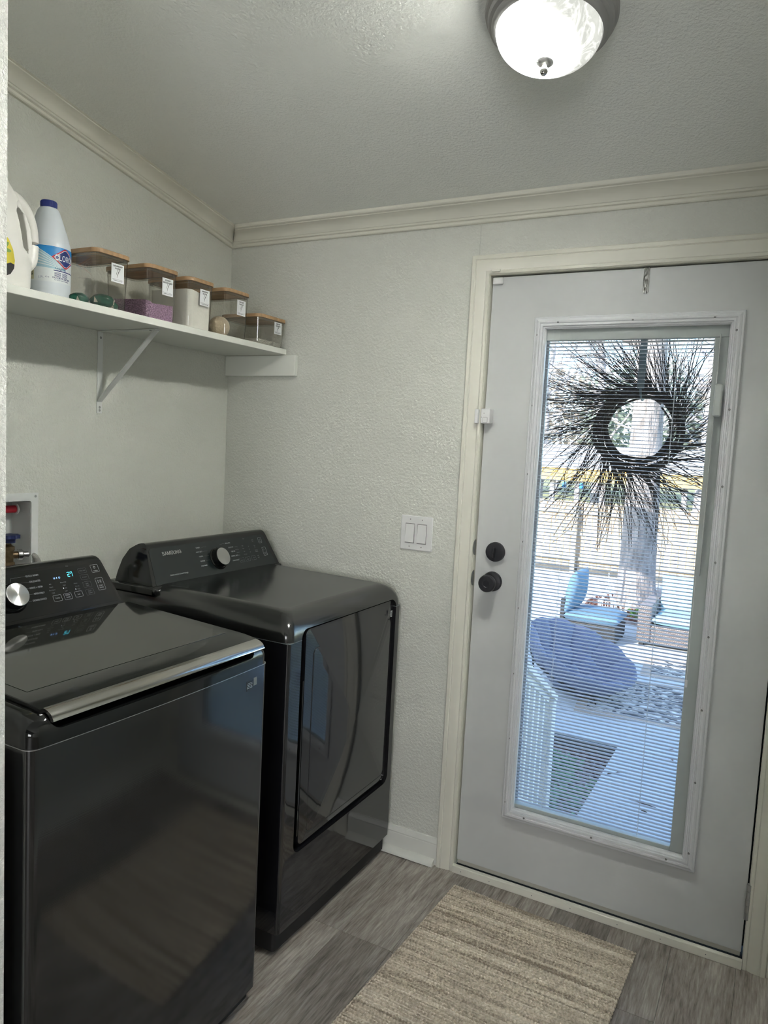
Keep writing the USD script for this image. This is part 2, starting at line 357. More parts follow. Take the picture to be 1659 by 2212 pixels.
wp = struct('wall_rear')                           # short wall beside the washer, then the open room behind
part('drywall', ext(Polygon([(-3.2, 0), (0.8735, 0), (0.8645, 2.66), (-3.2, 2.66)]), 'y', -1.70, -1.5805), M['stub'], wp)
part('far_drywall', ext(sbox(-3.2, 0, 5.2, 3.2), 'y', -6.6, -6.5), M['wall'], wp)
wr = struct('wall_right')
part('drywall', ext(Polygon([(-1.70, 0), (0.0, 0), (0.0, zc(0) + .02), (-1.70, zc(-1.7) + .02)]), 'x', XR, XR + 0.10), M['wall'], wr)
part('return_drywall', ext(sbox(XR + .101, 0, 5.2, 2.66), 'y', -1.70, -1.5805), M['wall'], wr)
part('far_drywall', ext(Polygon([(-6.5, -.1), (-1.70, -.1), (-1.70, 2.66), (-3.5, 3.05), (-6.5, 3.05)]), 'x', 5.2, 5.3), M['wall'], wr)
part('far_drywall', ext(Polygon([(-6.5, -.1), (-1.70, -.1), (-1.70, 2.66), (-3.5, 3.05), (-6.5, 3.05)]), 'x', -3.3, -3.2), M['wall'], wr)

ce = struct('ceiling')
part('drywall', ext(Polygon([(0.14, zc(0.14)), (-3.5, zc(-3.5)), (-6.7, zc(-3.5)), (-6.7, zc(-3.5) + .1), (-3.5, zc(-3.5) + .1), (0.14, zc(.14) + .1)]), 'x', -3.3, 5.3), M['ceiling'], ce)
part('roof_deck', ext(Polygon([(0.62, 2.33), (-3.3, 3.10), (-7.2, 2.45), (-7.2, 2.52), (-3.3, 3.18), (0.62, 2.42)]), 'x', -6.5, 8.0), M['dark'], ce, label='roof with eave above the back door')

# crown moulding: (distance from wall, height)
CROWN = [(0.0, 0.0), (0.010, 0.0), (0.0125, 0.003), (0.0125, 0.011), (0.016, 0.013), (0.019, 0.0135), (0.019, 0.020), (0.022, 0.0215), (0.024, 0.027), (0.029, 0.036), (0.037, 0.0445), (0.047, 0.050), (0.056, 0.053), (0.0575, 0.056), (0.062, 0.0565), (0.066, 0.0585), (0.068, 0.062), (0.068, 0.074), (0.0, 0.074)]
cz0 = 2.237
ring = lambda x, mit: np.array([(x + mit * d, -d, cz0 + h) for d, h in CROWN])
t1 = struct('trim_1'); part('crown_molding', fix(loft([ring(0, 1), ring(XR, -1)], caps=True)), M['trim'], t1, smooth=25)
def ringL(y, mit): return np.array([(d, y - mit * d, cz0 + h - .0 + SL * -(y - mit * d) * 1.0) for d, h in CROWN])
t2 = struct('trim_2'); part('crown_molding', fix(loft([ringL(0, 1), ringL(-1.58, 0)], caps=True)), M['trim'], t2, smooth=25)

# door casing: loft round three sides; (outward offset from the opening, projection)
CAS = [(0.0, 0.0), (0.0, 0.010), (0.002, 0.0125), (0.010, 0.0135), (0.013, 0.0105), (0.016, 0.0125), (0.026, 0.0165), (0.036, 0.0175), (0.044, 0.0185), (0.047, 0.0165), (0.0495, 0.0195), (0.060, 0.0195), (0.063, 0.017), (0.064, 0.0)]
c0, c1, ct = 1.1005, 2.0285, 2.0685
rings = [np.array([(c0 - o, -h, 0.0) for o, h in CAS]), np.array([(c0 - o, -h, ct + o) for o, h in CAS]), np.array([(c1 + o, -h, ct + o) for o, h in CAS]), np.array([(c1 + o, -h, 0.0) for o, h in CAS])]
t3 = struct('trim_3'); part('door_casing', fix(loft(rings, caps=True)), M['trim'], t3, smooth=25)
jamb = [bb(1.075, JX0, -.006, .125, 0, JZ, .001), bb(JX1, 2.052, -.006, .125, 0, JZ, .001), bb(1.075, 2.052, -.006, .125, JZ, JZ + .022, .001)]
part('door_jamb', cat(*jamb), M['trim'], t3)
part('door_stop', cat(bb(JX0, JX0 + .012, .0585, .085, .03, JZ, .001), bb(JX1 - .012, JX1, .0585, .085, .03, JZ, .001), bb(JX0, JX1, .0585, .085, JZ - .012, JZ, .001)), M['dark'], t3, label='dark strip behind the door gap, keeping it dark')  # near-black strip keeps the door gap dark and blocks outside light
t4 = struct('trim_4')
part('threshold_board', bb(1.1005, 2.0285, -.0195, -.002, 0.0, .0265, .0015), M['trim'], t4)
part('sill', bb(1.1005, 2.0285, -.001, .14, -.03, .0135, .0015), M['dark'], t4)
part('nail_head', cat(*[ccyl((x, -.0194, .013), (0, -1, 0), .0016, .0005, 8) for x in (1.135, 1.24, 1.39, 1.52, 1.67, 1.80, 1.93)]), M['screw'], t4)

# baseboards: profile swept along the wall
BASE = [(0, 0), (.012, 0), (.012, .070), (.0105, .074), (.0115, .079), (.009, .086), (.005, .094), (0, .0965)]
SHOE = [(0, 0)] + [(.026 * math.cos(a), .003 + .020 * math.sin(a)) for a in np.linspace(0, math.pi / 2, 6)]
def base_run(name, profile, a, b, nrm, lift=0.0):
    a, b, n = map(lambda q: np.array([*q, 0.0]), (a, b, nrm))
    return fix(loft([np.array([P + n * (d + lift) + (0, 0, h) for d, h in profile]) for P in (a, b)], caps=True))
bf = struct('baseboard_front')
part('baseboard', base_run('b', BASE, (0.003, 0), (1.036, 0), (0, -1)), M['base'], bf, smooth=25)
part('quarter_round', base_run('q', SHOE, (0.003, 0), (1.030, 0), (0, -1), .0115), M['base'], bf)
part('baseboard', base_run('b', BASE, (2.093, 0), (XR - .002, 0), (0, -1)), M['base'], bf, smooth=25)
br = struct('baseboard_right')
part('baseboard', base_run('b', BASE, (XR, -.013), (XR, -1.70), (-1, 0)), M['base'], br, smooth=25)
part('quarter_round', base_run('q', SHOE, (XR, -.013), (XR, -1.70), (-1, 0), .0115), M['base'], br)

# ================================================================== DOOR
dr = struct('door_1')
slab = sbox(XD0, ZD0, XD1, ZD1).difference(sbox(1.288, .272, 1.851, 1.900))
part('door_slab', ext(slab, 'y', .011, .056), M['door'], dr)
part('sweep', bb(XD0 + .002, XD1 - .002, .014, .052, .0215, ZD0 - .0005, .001), pbr('sweep_vinyl', (.46, .44, .38), .5), dr)
LITE = [(0.0, 0.0), (0.0, .011), (0.002, .0135), (.007, .0145), (.0085, .0165), (.014, .0195), (.019, .019), (.0215, .0155), (.0235, .0150), (.0245, .0175), (.029, .0175), (.0305, .0120), (.034, .0115), (.0355, .0085), (.0385, .006), (.0385, -.006), (0.0, -.002)]
def rect_frame(x0, x1, z0, z1, prof, yb, sgn=-1):
    rr = [np.array([(x0 + o, yb + sgn * h, z0 + o) for o, h in prof]), np.array([(x0 + o, yb + sgn * h, z1 - o) for o, h in prof]), np.array([(x1 - o, yb + sgn * h, z1 - o) for o, h in prof]), np.array([(x1 - o, yb + sgn * h, z0 + o) for o, h in prof])]
    return fix(loft(rr + [rr[0]]))
part('glass_frame', rect_frame(1.2615, 1.8775, .2435, 1.9255, LITE, .0105), M['lite'], dr, smooth=25)
part('glass_frame', rect_frame(1.2615, 1.8775, .2435, 1.9255, LITE, .0565, 1), M['lite'], dr, smooth=25, label='outer glass frame')
part('glass_pane', bb(1.2885, 1.8505, .0145, .0170, .2725, 1.8995, .0004), M['pane'], dr, smooth=False, label='inner glass pane')
part('glass_pane', bb(1.2885, 1.8505, .0470, .0495, .2725, 1.8995, .0004), M['pane'], dr, smooth=False, label='outer glass pane')
scr = [(x, 1.9075) for x in (1.339, 1.5685, 1.797)] + [(x, .264) for x in (1.342, 1.5665, 1.795)]
scr += [(x, z) for z in (1.868, 1.6425, 1.420, 1.1965, .9735, .7505, .526, .303) for x in (1.2755, 1.858)]
for x, z in scr:
    part('frame_screw', ccyl((x, -.0065, z), (0, -1, 0), .0036, .0022, 14, .0008), M['screw'], dr)
db = (1.176, 1.150)
dd = part('deadbolt', lathe([(0, 0), (.0335, 0), (.0335, .006), (.032, .012), (.026, .0135), (.0, .0145)], (db[0], .011, db[1]), (0, -1, 0), 48), M['knobblk'], dr)
part('thumb_turn', bb(db[0] - .004, db[0] + .004, -.020, -.003, db[1] - .017, db[1] + .017, .003), M['knobblk'], dd)
kb = (1.171, 1.048)
kk = part('knob_rose', lathe([(0, 0), (.034, 0), (.034, .005), (.031, .010), (.017, .014), (.0, .0145)], (kb[0], .011, kb[1]), (0, -1, 0), 48), M['knobblk'], dr)
part('knob', lathe([(0, .010), (.013, .010), (.0125, .030), (.018, .035), (.0275, .042), (.0295, .050), (.0285, .060), (.026, .0625), (.012, .0635), (.011, .0625), (0, .0625)], (kb[0], .011, kb[1]), (0, -1, 0), 48), M['knobblk'], kk)
for z in (db[1] + .008, kb[1] + .004):
    part('strike_plate', ext(Polygon([(.0105, z - .027)] + [(.0105 - .0235 * math.cos(a), z + .027 * math.sin(a)) for a in np.linspace(-math.pi / 2 + .05, math.pi / 2 - .05, 20)] + [(.0105, z + .027)]), 'x', JX0 + .0002, JX0 + .0016), M['screw'], dr)
for z0 in (.153, .99, 1.80):
    h = part('hinge', cat(*[ccyl((2.0275, -.0085, z0 + k * .0218), (0, 0, 1), .0068, .0212, 16, .0006) for k in range(5)]), M['steel'], dr)
    part('hinge_pin', ccyl((2.0275, -.0085, z0 + .108), (0, 0, 1), .0045, .004, 12), M['steel'], h)

# ---- blind between the panes: each slat its own part
bl = thing('mini_blind', 'white horizontal mini blind with open slats sealed inside the door glass', 'blind', (1.55, .032, .29))
YB = .032
part('headrail', bb(1.2895, 1.8495, .0195, .0445, 1.8535, 1.8985, .001), M['cassette'], bl, label='grey headrail')
part('side_cassette', bb(1.8005, 1.8495, .0195, .0445, .2735, 1.8530, .001), M['cassette'], bl, label='grey side channel')
part('bottom_rail', bb(1.2895, 1.8000, .0195, .0445, .2735, .2935, .001), M['cassette'], bl, label='grey bottom rail')
NS = 134; zs = np.linspace(1.846, .3035, NS)
for i, z in enumerate(zs):
    tilt = math.radians(34 - i * 5) if i < 5 else math.radians(7)
    w = .0062; pr = []
    for s in (-1, -.5, 0, .5, 1):
        pr.append((s * w, .0011 * (1 - s * s)))
    up = [(a, b + .00016) for a, b in pr] + [(a, b - .00016) for a, b in pr[::-1]]
    c, s_ = math.cos(tilt), math.sin(tilt)
    up = [(YB + a * c + b * s_ * 0, z + a * s_ + b * c) for a, b in up]   # room-side edge lower
    part('slat', fix(loft([np.array([(x, a, b) for a, b in up]) for x in (1.2905, 1.7995)], caps=True)), M['slat'], bl, smooth=50)
for x in (1.392, 1.700):
    part('ladder_cord', cat(*[tube([(x, YB + s, 1.853), (x, YB + s, .294)], .0006, 5) for s in (-.0068, .0068)]), M['white'], bl)
part('slider_track', bb(1.8145, 1.8175, -.0015, .0140, 1.15, 1.86, .0006), M['cassette'], bl)
sk = part('slider', rb(1.8125, 1.8355, -.014, .002, 1.622, 1.716, .006), M['cassette'], bl, label='grey slider handle')
part('slider_tip', bb(1.8135, 1.8185, -.006, .002, 1.716, 1.752, .001), M['cassette'], sk)
part('tilt_cord', cat(tube([(1.807, -.001, 1.15), (1.807, -.001, .83)], .0007, 5), bb(1.8035, 1.8105, -.004, .002, .81, .832, .001)), M['white'], bl)

# ---- hanger and wreath
hg = thing('wreath_hanger', 'narrow hammered metal hook strap over the top edge of the door', 'hanger', (1.596, .011, 2.0))
face = rrect(-.0085, .0085, -.074, .012, .008).union(sbox(-.0085, -.05, .0085, .0045))
hp = Plane((1.5955, .0106, 2.0600), (1, 0, -.0), (0, 0, 1))
fm = []
part('front_plate', cat(hp.poly(rrect(-.0088, .0088, -.0745, .0030, .008).union(sbox(-.0088, -.05, .0088, .0030)), th=.0016)), M['hammered'], hg)
part('top_bend', bb(1.5868, 1.6042, .0090, .0592, 2.0622, 2.0638, .0003), M['hammered'], hg)
part('outer_strap', bb(1.5845, 1.6065, .0572, .0586, 1.705, 2.0638, .0003), M['strap'], hg, label='grey strap outside the glass')
part('outer_hook', cat(tube(bez((1.5955, .058, 1.712), (1.5955, .064, 1.665), (1.5955, .150, 1.660), (1.5955, .140, 1.712), 12), .0035, 6)), M['strap'], hg)

wr_ = thing('twig_wreath', 'round dark twig wreath with swirling bare branches hung outside the door glass', 'wreath', (1.592, .105, 1.585))
M['twig'] = pbr('twig_bark', (0.055, 0.042, 0.036), 0.85, var=(30, .5, 2), bump=((300, 300, 60), .5, .002, 2))
WC = np.array([1.592, .105, 1.583]); R0 = .118
rw = np.random.default_rng(11)
rg = []
for k in range(46):                                  # twisted ring bundle
    a0 = rw.uniform(0, 2 * np.pi); L = rw.uniform(1.6, 3.6); th = a0 + np.linspace(0, L, 22)
    rr = R0 + rw.uniform(-.020, .022) + .006 * np.sin(th * 3 + rw.uniform(0, 6)); yy = rw.uniform(-.022, .022) + .006 * np.sin(th * 2 + rw.uniform(0, 6))
    rg.append(tube(np.stack([WC[0] + rr * np.cos(th), WC[1] + yy, WC[2] + rr * np.sin(th)], 1), rw.uniform(.0022, .0042), 5))
part('ring', cat(*rg), M['twig'], wr_)
tw = []
def twig(th, r0, ang, L, rad, bend, y0, dy, fork=True):
    rad_v = np.array([math.cos(th), 0, math.sin(th)]); tan = np.array([-math.sin(th), 0, math.cos(th)])
    p0 = WC + rad_v * r0 + (0, y0, 0); d = rad_v * math.cos(ang) + tan * math.sin(ang); perp = np.array([-d[2], 0, d[0]])
    s = np.linspace(0, 1, 6)[:, None]
    kn = rw.normal(0, .0026, (6, 3)); kn[0] = 0
    P = p0 + d * L * s + perp * bend * L * s**2 + np.array([0, dy, 0]) * s + kn
    tw.append(tube(P, rad * np.linspace(1, .45, 6), 4))
    if fork:
        k = rw.integers(2, 4); q = P[k]; d2 = d * math.cos(.5) + perp * math.sin(.5) * rw.choice([-1, 1]); l2 = L * rw.uniform(.2, .4)
        tw.append(tube([q, q + d2 * l2 * .5 + rw.normal(0, .002, 3), q + d2 * l2], [rad * .6, rad * .5, rad * .35], 4))
for k in range(320):
    th = rw.uniform(0, 2 * np.pi)
    ang = rw.normal(.92, .27); L = rw.uniform(.14, .325) * (1.0 + .12 * math.cos(th - 2.6))
    twig(th, R0 + rw.uniform(-.012, .022), ang, L, rw.uniform(.0011, .0021), rw.normal(-.10, .20), rw.uniform(-.028, .035), rw.uniform(-.012, .03), rw.random() < .4)
for th, ang, L in ((4.35, .15, .27), (4.2, .1, .30), (4.0, .25, .30), (3.75, .45, .29), (3.6, .5, .31), (4.5, -.05, .29), (5.2, .1, .23), (5.5, .2, .24), (4.15, -.15, .33), (3.9, .0, .33)):
    twig(th, R0, ang, L, .0024, rw.normal(0, .12), 0, .02)
part('twigs', cat(*tw), M['twig'], wr_, kind='stuff')

# ---- small things on the door and wall
ds = thing('door_sensor', 'small white door contact sensor at the upper left corner of the door', 'sensor', (1.124, .011, 2.04))
part('sensor_body', rb(1.1085, 1.1435, -.0015, .0108, 2.0375, 2.0605, .004), M['white'], ds)
ds2 = thing('sensor_magnet', 'thin white sensor magnet stuck under the door casing above the corner sensor', 'sensor', (1.125, -.02, 2.08))
part('magnet_body', bb(1.112, 1.1405, -.0245, -.0190, 2.0735, 2.0815, .0012), M['trim'], ds2)
al = thing('door_alarm', 'small white door alarm with square button on the left door edge', 'alarm', (1.118, -.01, 1.60))
part('alarm_body', rb(1.1040, 1.1365, -.0230, .0108, 1.5790, 1.6290, .004), M['white'], al)
ap = Plane((1.1203, -.0230, 1.604), (1, 0, 0), (0, 0, 1))
part('button', ap.poly(rrect(-.0085, .0075, -.021, -.005, .002), th=.0012), M['white'], al)
part('button_gap', ap.poly(rrect(-.0095, .0085, -.022, -.004, .003), th=.0003), M['inkgrey'], al)
part('indicator', ccyl((1.1155, -.023, 1.613), (0, -1, 0), .0016, .0004, 10), M['inkgrey'], al)
part('indicator', ccyl((1.1075, -.023, 1.6), (0, -1, 0), .0012, .0004, 10), M['ink'], al)
a2 = thing('alarm_magnet', 'slim white alarm magnet on the casing beside the door alarm', 'sensor', (1.085, -.015, 1.60))
part('magnet_body', rb(1.0865, 1.0985, -.0345, -.0180, 1.5780, 1.6265, .003), M['white'], a2)

sw = thing('light_switch', 'white double rocker light switch plate on the wall left of the door', 'light switch', (.8825, 0, 1.185))
part('plate', bb(.8205, .9445, -.0060, -.0002, 1.1235, 1.2465, .0035), M['white'], sw)
for x in (.8575, .9045):
    rk = part('rocker', hull([(x + a, y, z) for a in (-.0165, .0165) for y, z in ((-.004, 1.1505), (-.004, 1.2165), (-.0118, 1.1515), (-.0075, 1.184), (-.0066, 1.2160))]), M['white'], sw)
    part('rocker_gap', cat(bb(x - .0185, x + .0185, -.00635, -.0059, 1.1478, 1.2190, .0002)), M['inkgrey'], rk)
    for z in (1.2335, 1.1365):
        part('plate_screw', ccyl((x, -.0059, z), (0, -1, 0), .0024, .0008, 12, .0003), M['inkgrey'], sw)

# ================================================================== CEILING LIGHT
def ceiling_light(x, y, label, hot, base_s, r=1.0):
    """flush mount: stepped metal pan, alabaster glass bowl lit by a bulb on its left side, finial"""
    n = np.array([0, -SL, -1.0]) if y > -3.5 else np.array([0, 0, -1.0]); n /= np.linalg.norm(n)
    zz = zc(max(y, -3.5)); o = np.array([x, y, zz])
    cl = thing('ceiling_light', label, 'ceiling light', o)
    pan = [(0, .0), (.141, .0), (.1415, .012), (.139, .020), (.1335, .024), (.1335, .030), (.131, .037), (.124, .041), (.123, .047), (.119, .0525), (.1135, .0545), (.1125, .050), (.10, .048), (0, .048)]
    part('metal_pan', lathe([(a * r, b * r) for a, b in pan], o, n, 72), M['nickel'], cl, smooth=35)
    bowl = [(.1125 * r, .050 * r)] + [(.1125 * r * math.cos(a), (.0515 + .068 * math.sin(a)) * r) for a in np.linspace(0.05, math.pi / 2, 20)]
    bulb = o + np.array([-.032, -.020, 0]) + n * .112 * r
    gm = usdkit.material(stage, f'/World/Looks/alabaster_{len(_origin)}', {
        'g': ('geometry', {}), 'd': ('vector_math', {'math_type': 'distance', 'vector2': tuple(bulb)}),
        'mr': ('map_range', {'range_type': 'smoothstep', 'from_min': .030, 'from_max': .126, 'to_min': 1.0, 'to_max': 0.0, 'clamp': True}),
        'pw': ('math', {'math_type': 'power', 'value2': 2.8}), 'mu': ('math', {'math_type': 'multiply', 'value2': hot}),
        'm1': ('mapping', {'scale': (13, 13, 13)}), 'n1': ('noise_texture', {'scale': 1.0, 'detail': 5.0, 'roughness': .6, 'distortion': 2.2}),
        'r1': ('rgb_ramp', {'ramp': [(0.0, (.50, .51, .455)), (.42, (.58, .59, .54)), (.5, (.92, .925, .87)), (.56, (.62, .63, .575)), (1.0, (.90, .905, .84))]}),
        'm2': ('mix', {'mix_type': 'multiply', 'fac': 1.0}), 'ad': ('math', {'math_type': 'add', 'value2': base_s}),
        'e': ('emission', {}), 'gl': ('glossy_bsdf', {'color': (1, 1, 1), 'roughness': .12}), 'f': ('fresnel', {'IOR': 1.4}), 'mc': ('mix_closure', {})},
        [('g.position', 'd.vector1'), ('d.value', 'mr.value'), ('mr.result', 'pw.value1'), ('pw.value', 'mu.value1'), ('mu.value', 'ad.value1'), ('g.position', 'm1.vector'), ('m1.vector', 'n1.vector'),
         ('n1.fac', 'r1.fac'), ('r1.color', 'e.color'), ('ad.value', 'e.strength'), ('f.fac', 'mc.fac'), ('e.emission', 'mc.closure1'), ('gl.BSDF', 'mc.closure2')], surface='mc.closure')
    part('glass_bowl', lathe(bowl, o, n, 72), gm, cl, smooth=True, label='glowing alabaster glass bowl')
    M.setdefault('finial', pbr('finial_metal', (0.10, 0.10, 0.10), .35, metal=.6))
    f = part('finial_cap', lathe([(0, .117 * r), (.0185, .117 * r), (.0185, .1195 * r), (.013, .1235 * r), (.006, .1265 * r), (0, .1265 * r)], o, n, 32), M['finial'], cl, smooth=35)
    part('finial', lathe([(0, .126 * r), (.0055, .126 * r), (.005, .131 * r), (.0085, .134 * r), (.009, .140 * r), (.006, .146 * r), (0, .148 * r)], o, n, 24), M['chrome'], f)
ceiling_light(1.486, -.747, 'flush ceiling light with alabaster glass bowl and brushed metal rim above the door', LAMP_HOT, LAMP_BASE)


# ================================================================== SHELF AND WHAT STANDS ON IT
ZS = 1.8355
sh = thing('wall_shelf', 'long white shelf board on a diagonal metal bracket above the washer and dryer', 'shelf', (.15, -.79, 1.82))
part('board', bb(.002, .300, -1.578, -.0215, 1.8140, ZS - .0003, .0012), M['shelfw'], sh)
part('cleat', bb(.001, .340, -.0205, -.0005, 1.7350, 1.8135, .0015), M['shelfw'], sh)
bk = part('bracket', cat(bb(.0005, .0035, -.652, -.631, 1.546, 1.8130, .0008), bb(.001, .255, -.652, -.631, 1.8105, 1.8135, .0008)), M['bracket'], sh)
bx = np.array([.252, 1.8095]); bz = np.array([.004, 1.585]); dv = (bz - bx) / np.linalg.norm(bz - bx); nv = np.array([dv[1], -dv[0]]) * .0016
part('brace', ext(Polygon([bx + nv, bx - nv, bz - nv, bz + nv]), 'y', -.654, -.6335), M['bracket'], bk, smooth=False)
for z in (1.7925, 1.5560, 1.566):
    part('screw', ccyl((.0034, -.6415, z), (1, 0, 0), .0042, .0016, 14, .0006), M['steel'], bk)
part('screw', ccyl((.225, -.6415, 1.8106), (0, 0, -1), .004, .0016, 14, .0006), M['steel'], bk)

def container(y0, y1, ztop, title, label, x0=.095, x1=.287, zb=ZS, depth_r=.022):
    c = thing('storage_container', label, 'storage container', ((x0 + x1) / 2, (y0 + y1) / 2, zb), 'labelled clear containers on the shelf')
    tp = .0045
    def ringp(z, k):
        p = rrect(x0 + k, x1 - k, y0 + k, y1 - k, depth_r, 6); q = np.array(p.exterior.coords)[:-1]
        return np.array([(a, b, z) for a, b in q])
    lid_z = ztop - .012
    R = [ringp(zb + .0012, tp + .012), ringp(zb + .0015, tp + .004), ringp(zb + .004, tp + .001), ringp(zb + .010, tp)] + [ringp(zb + .01 + (lid_z - zb - .01) * t, tp * (1 - t)) for t in (.3, .6, 1)]
    b = loft(R); n = len(R[0])
    bot = trimesh.Trimesh(R[0], [(0, j + 1, j) for j in range(1, n - 1)], process=False)
    part('body', fix(cat(b, bot)), M['clear'], c, smooth=50)
    lp = rrect(x0 - .004, x1 + .004, y0 - .004, y1 + .004, depth_r + .004, 8)
    part('lid', fix(cat(ext(lp, 'z', lid_z + .0005, ztop - .001), ext(lp.buffer(-.001), 'z', ztop - .001, ztop))), M['bamboo'], c, smooth=25, label='bamboo lid')
    part('lid_seal', ext(rrect(x0 + .003, x1 - .003, y0 + .003, y1 - .003, depth_r - .003).difference(rrect(x0 + .010, x1 - .010, y0 + .010, y1 - .010, depth_r - .008)), 'z', lid_z - .006, lid_z), M['clear'], c)
    w = .0455; h = .052 if ztop - zb > .12 else .044
    yc = y1 - .021 - w / 2 - (0.006 if ztop - zb > .12 else .010); zcn = ztop - .030 - h / 2
    if ztop - zb < .12: zcn = ztop - .016 - h / 2
    P = Plane((x1 + .0006, yc, zcn), (0, 1, 0), (0, 0, 1))
    st = part('sticker', P.rect(-w / 2, w / 2, -h / 2, h / 2), M['paper'], c, label='white printed sticker')
    a, b_ = title
    ms = [P.text(a, .0042, 0, h / 2 - .0085, 'c', True, .0003, 1.25), P.text(b_, .0042, 0, h / 2 - .0155, 'c', True, .0003, 1.25)]
    ms += [P.line([(-.002, -.012), (0, -.004), (.002, .002), (.0045, .007)], lift=.0003)]
    for k, (u, v, s) in enumerate(((-.001, -.006, -1), (.0005, -.002, 1), (.002, .002, -1), (.003, .004, 1))):
        ms.append(P.line([(u, v), (u + s * .003, v + .003), (u + s * .0035, v + .006)], lift=.0003))
        ms.append(P.poly(Point(u + s * .0037, v + .0063).buffer(.0009, 3), lift=.0003))
    ms += [P.rect(-w / 2 + .003, w / 2 - .003, -h / 2 + .0085, -h / 2 + .0089, lift=.0003), P.text('LAUNDRY COLLECTION', .0017, 0, -h / 2 + .0045, 'c', False, .0003, 1.2)]
    part('lettering', cat(*ms), M['ink'], st, smooth=False)
    return c
container(-.907, -.782, 1.994, ('LAUNDRY', 'PODS'), 'clear container labelled LAUNDRY PODS with bamboo lid beside the bleach bottle')
container(-.712, -.586, 1.996, ('SCENT', 'BOOSTERS'), 'clear container labelled SCENT BOOSTERS with bamboo lid holding purple beads')
container(-.538, -.419, 1.996, ('BAKING', 'SODA'), 'clear container labelled BAKING SODA with bamboo lid filled with white powder')
container(-.359, -.232, 1.998, ('DRYER', 'BALLS'), 'clear container labelled DRYER BALLS with bamboo lid holding one wool ball')
container(-.188, -.024, 1.942, ('DRYER', 'SHEETS'), 'lowest clear container labelled DRYER SHEETS at the corner end of the shelf', x0=.115, x1=.297)

# pods: three loose detergent pods with clear film frills
def pod(cx, cy, rot, s, label, tilt=0.0, z0=None):
    z0 = ZS + .004 if z0 is None else z0
    t = thing('detergent_pod', label, 'detergent pod', (cx, cy, z0), 'detergent pods in the first container')
    u = trimesh.creation.icosphere(3); v = u.vertices.copy()
    n = meshkit.fbm(v * 1.7 + rot * 3, 3, int(rot * 10)) - .5
    v = v * (1 + .22 * n[:, None]) * (.028 * s, .036 * s, .0205 * s)
    c, si = math.cos(rot), math.sin(rot); v = v @ np.array([[c, si, 0], [-si, c, 0], [0, 0, 1]])
    v[:, 2] -= v[:, 2].min()
    body = trimesh.Trimesh(v + (cx, cy, z0), u.faces, process=False)
    part('gel', body, M['podgreen'], t, smooth=True, label='dark green gel')
    fr = []
    for k in range(4):
        a = rot + k * 1.7; p = np.array([cx + .028 * s * math.cos(a), cy + .032 * s * math.sin(a), z0 + .016 * s])
        q = p + np.array([.007 * math.cos(a), .008 * math.sin(a), .009 * s])
        part('film', hull([p + (.004, .004, -.004), p - (.004, .004, .004), p + (0, 0, .006), q, q + (.003, -.003, .001)]), M['podclear'], t, smooth=False, label='pale clear film')
pod(.190, -.880, .4, .95, 'green detergent pod lying leftmost in the pods container')
pod(.240, -.845, 1.7, 1.0, 'largest green detergent pod in the middle of the pods container')
pod(.225, -.806, 2.6, .72, 'small green detergent pod at the right in the pods container')
def heap(x0, x1, y0, y1, r, zb, fn, nx=36, ny=30):
    P = rrect(x0, x1, y0, y1, r, 6); ex = np.array(P.exterior.coords)[:-1]; c = ex.mean(0); R = []
    for t in np.linspace(1, 0, 12):
        q = c + (ex - c) * max(t, 1e-3); R.append(np.array([(a, b, zb + fn(a, b)) for a, b in q]))
    side = [np.array([(a, b, zb) for a, b in ex])] + R
    return fix(loft(side, caps=True))
fb = lambda a, b: .045 + .016 * math.sin((a - .1) * 22) * .5 + .012 * math.sin(b * 60) - .05 * max(0, (b + .64)) * .6 + .035 * max(0, -(a - .17))
solo('scent_beads', heap(.103, .279, -.704, -.594, .016, ZS + .003, fb), M['beads'], 'heap of purple scent booster beads inside its clear container', 'scent beads', kind='stuff', smooth=50)
fs = lambda a, b: .118 - .010 * math.sin((b + .5) * 38) + .006 * math.sin(a * 45 + b * 50) - .11 * max(0, b + .455)
solo('baking_soda', heap(.103, .279, -.530, -.427, .016, ZS + .003, fs), M['powder'], 'white baking soda powder filling its clear container', 'baking soda', kind='stuff', smooth=50)
u = trimesh.creation.icosphere(4); v = u.vertices * (1 + .03 * (meshkit.fbm(u.vertices * 3, 3, 5)[:, None] - .5)) * .037
solo('dryer_ball', trimesh.Trimesh(v + (.210, -.305, ZS + .0405), u.faces, process=False), M['wool'], 'round beige wool dryer ball inside the clear container', 'dryer ball', smooth=True)
solo('dryer_sheet_stack', cat(*[bb(.140 + .002 * (k % 2), .283, -.174, -.040 + .003 * (k % 3 == 0), ZS + .004 + .0022 * k, ZS + .0058 + .0022 * k, .0007) for k in range(7)]), M['sheets'], 'thin stack of white dryer sheets in the lowest container', 'dryer sheets')

# bleach bottle
def on_round(P, prof, thick=.0004):
    """wrap a flat polygon (u = arc length in m from angle 0, v = z) onto the turned body; prof(z) gives the radius, ang0/centre inside"""
    pass
def wrap(poly, cx, cy, rad, a0, lift, z0):
    """poly in (arc metres, height) -> patch hugging a cylinder of radius rad (+lift); a0 = angle of arc 0"""
    out = []; x0, _, x1, _ = poly.bounds; st = .004
    for k in range(int(math.ceil((x1 - x0) / st))):
        g = poly.intersection(sbox(x0 + k * st, -1, x0 + (k + 1) * st, 1))
        for q in getattr(g, 'geoms', [g]):
            if q.geom_type != 'Polygon' or q.area < 1e-9: continue
            t = trimesh.creation.extrude_polygon(q, .0002, engine='earcut'); v = t.vertices
            a = a0 + v[:, 0] / rad; R = rad + lift + v[:, 2]
            out.append(trimesh.Trimesh(np.stack([cx + R * np.cos(a), cy + R * np.sin(a), z0 + v[:, 1]], 1), t.faces, process=False))
    return cat(*out)
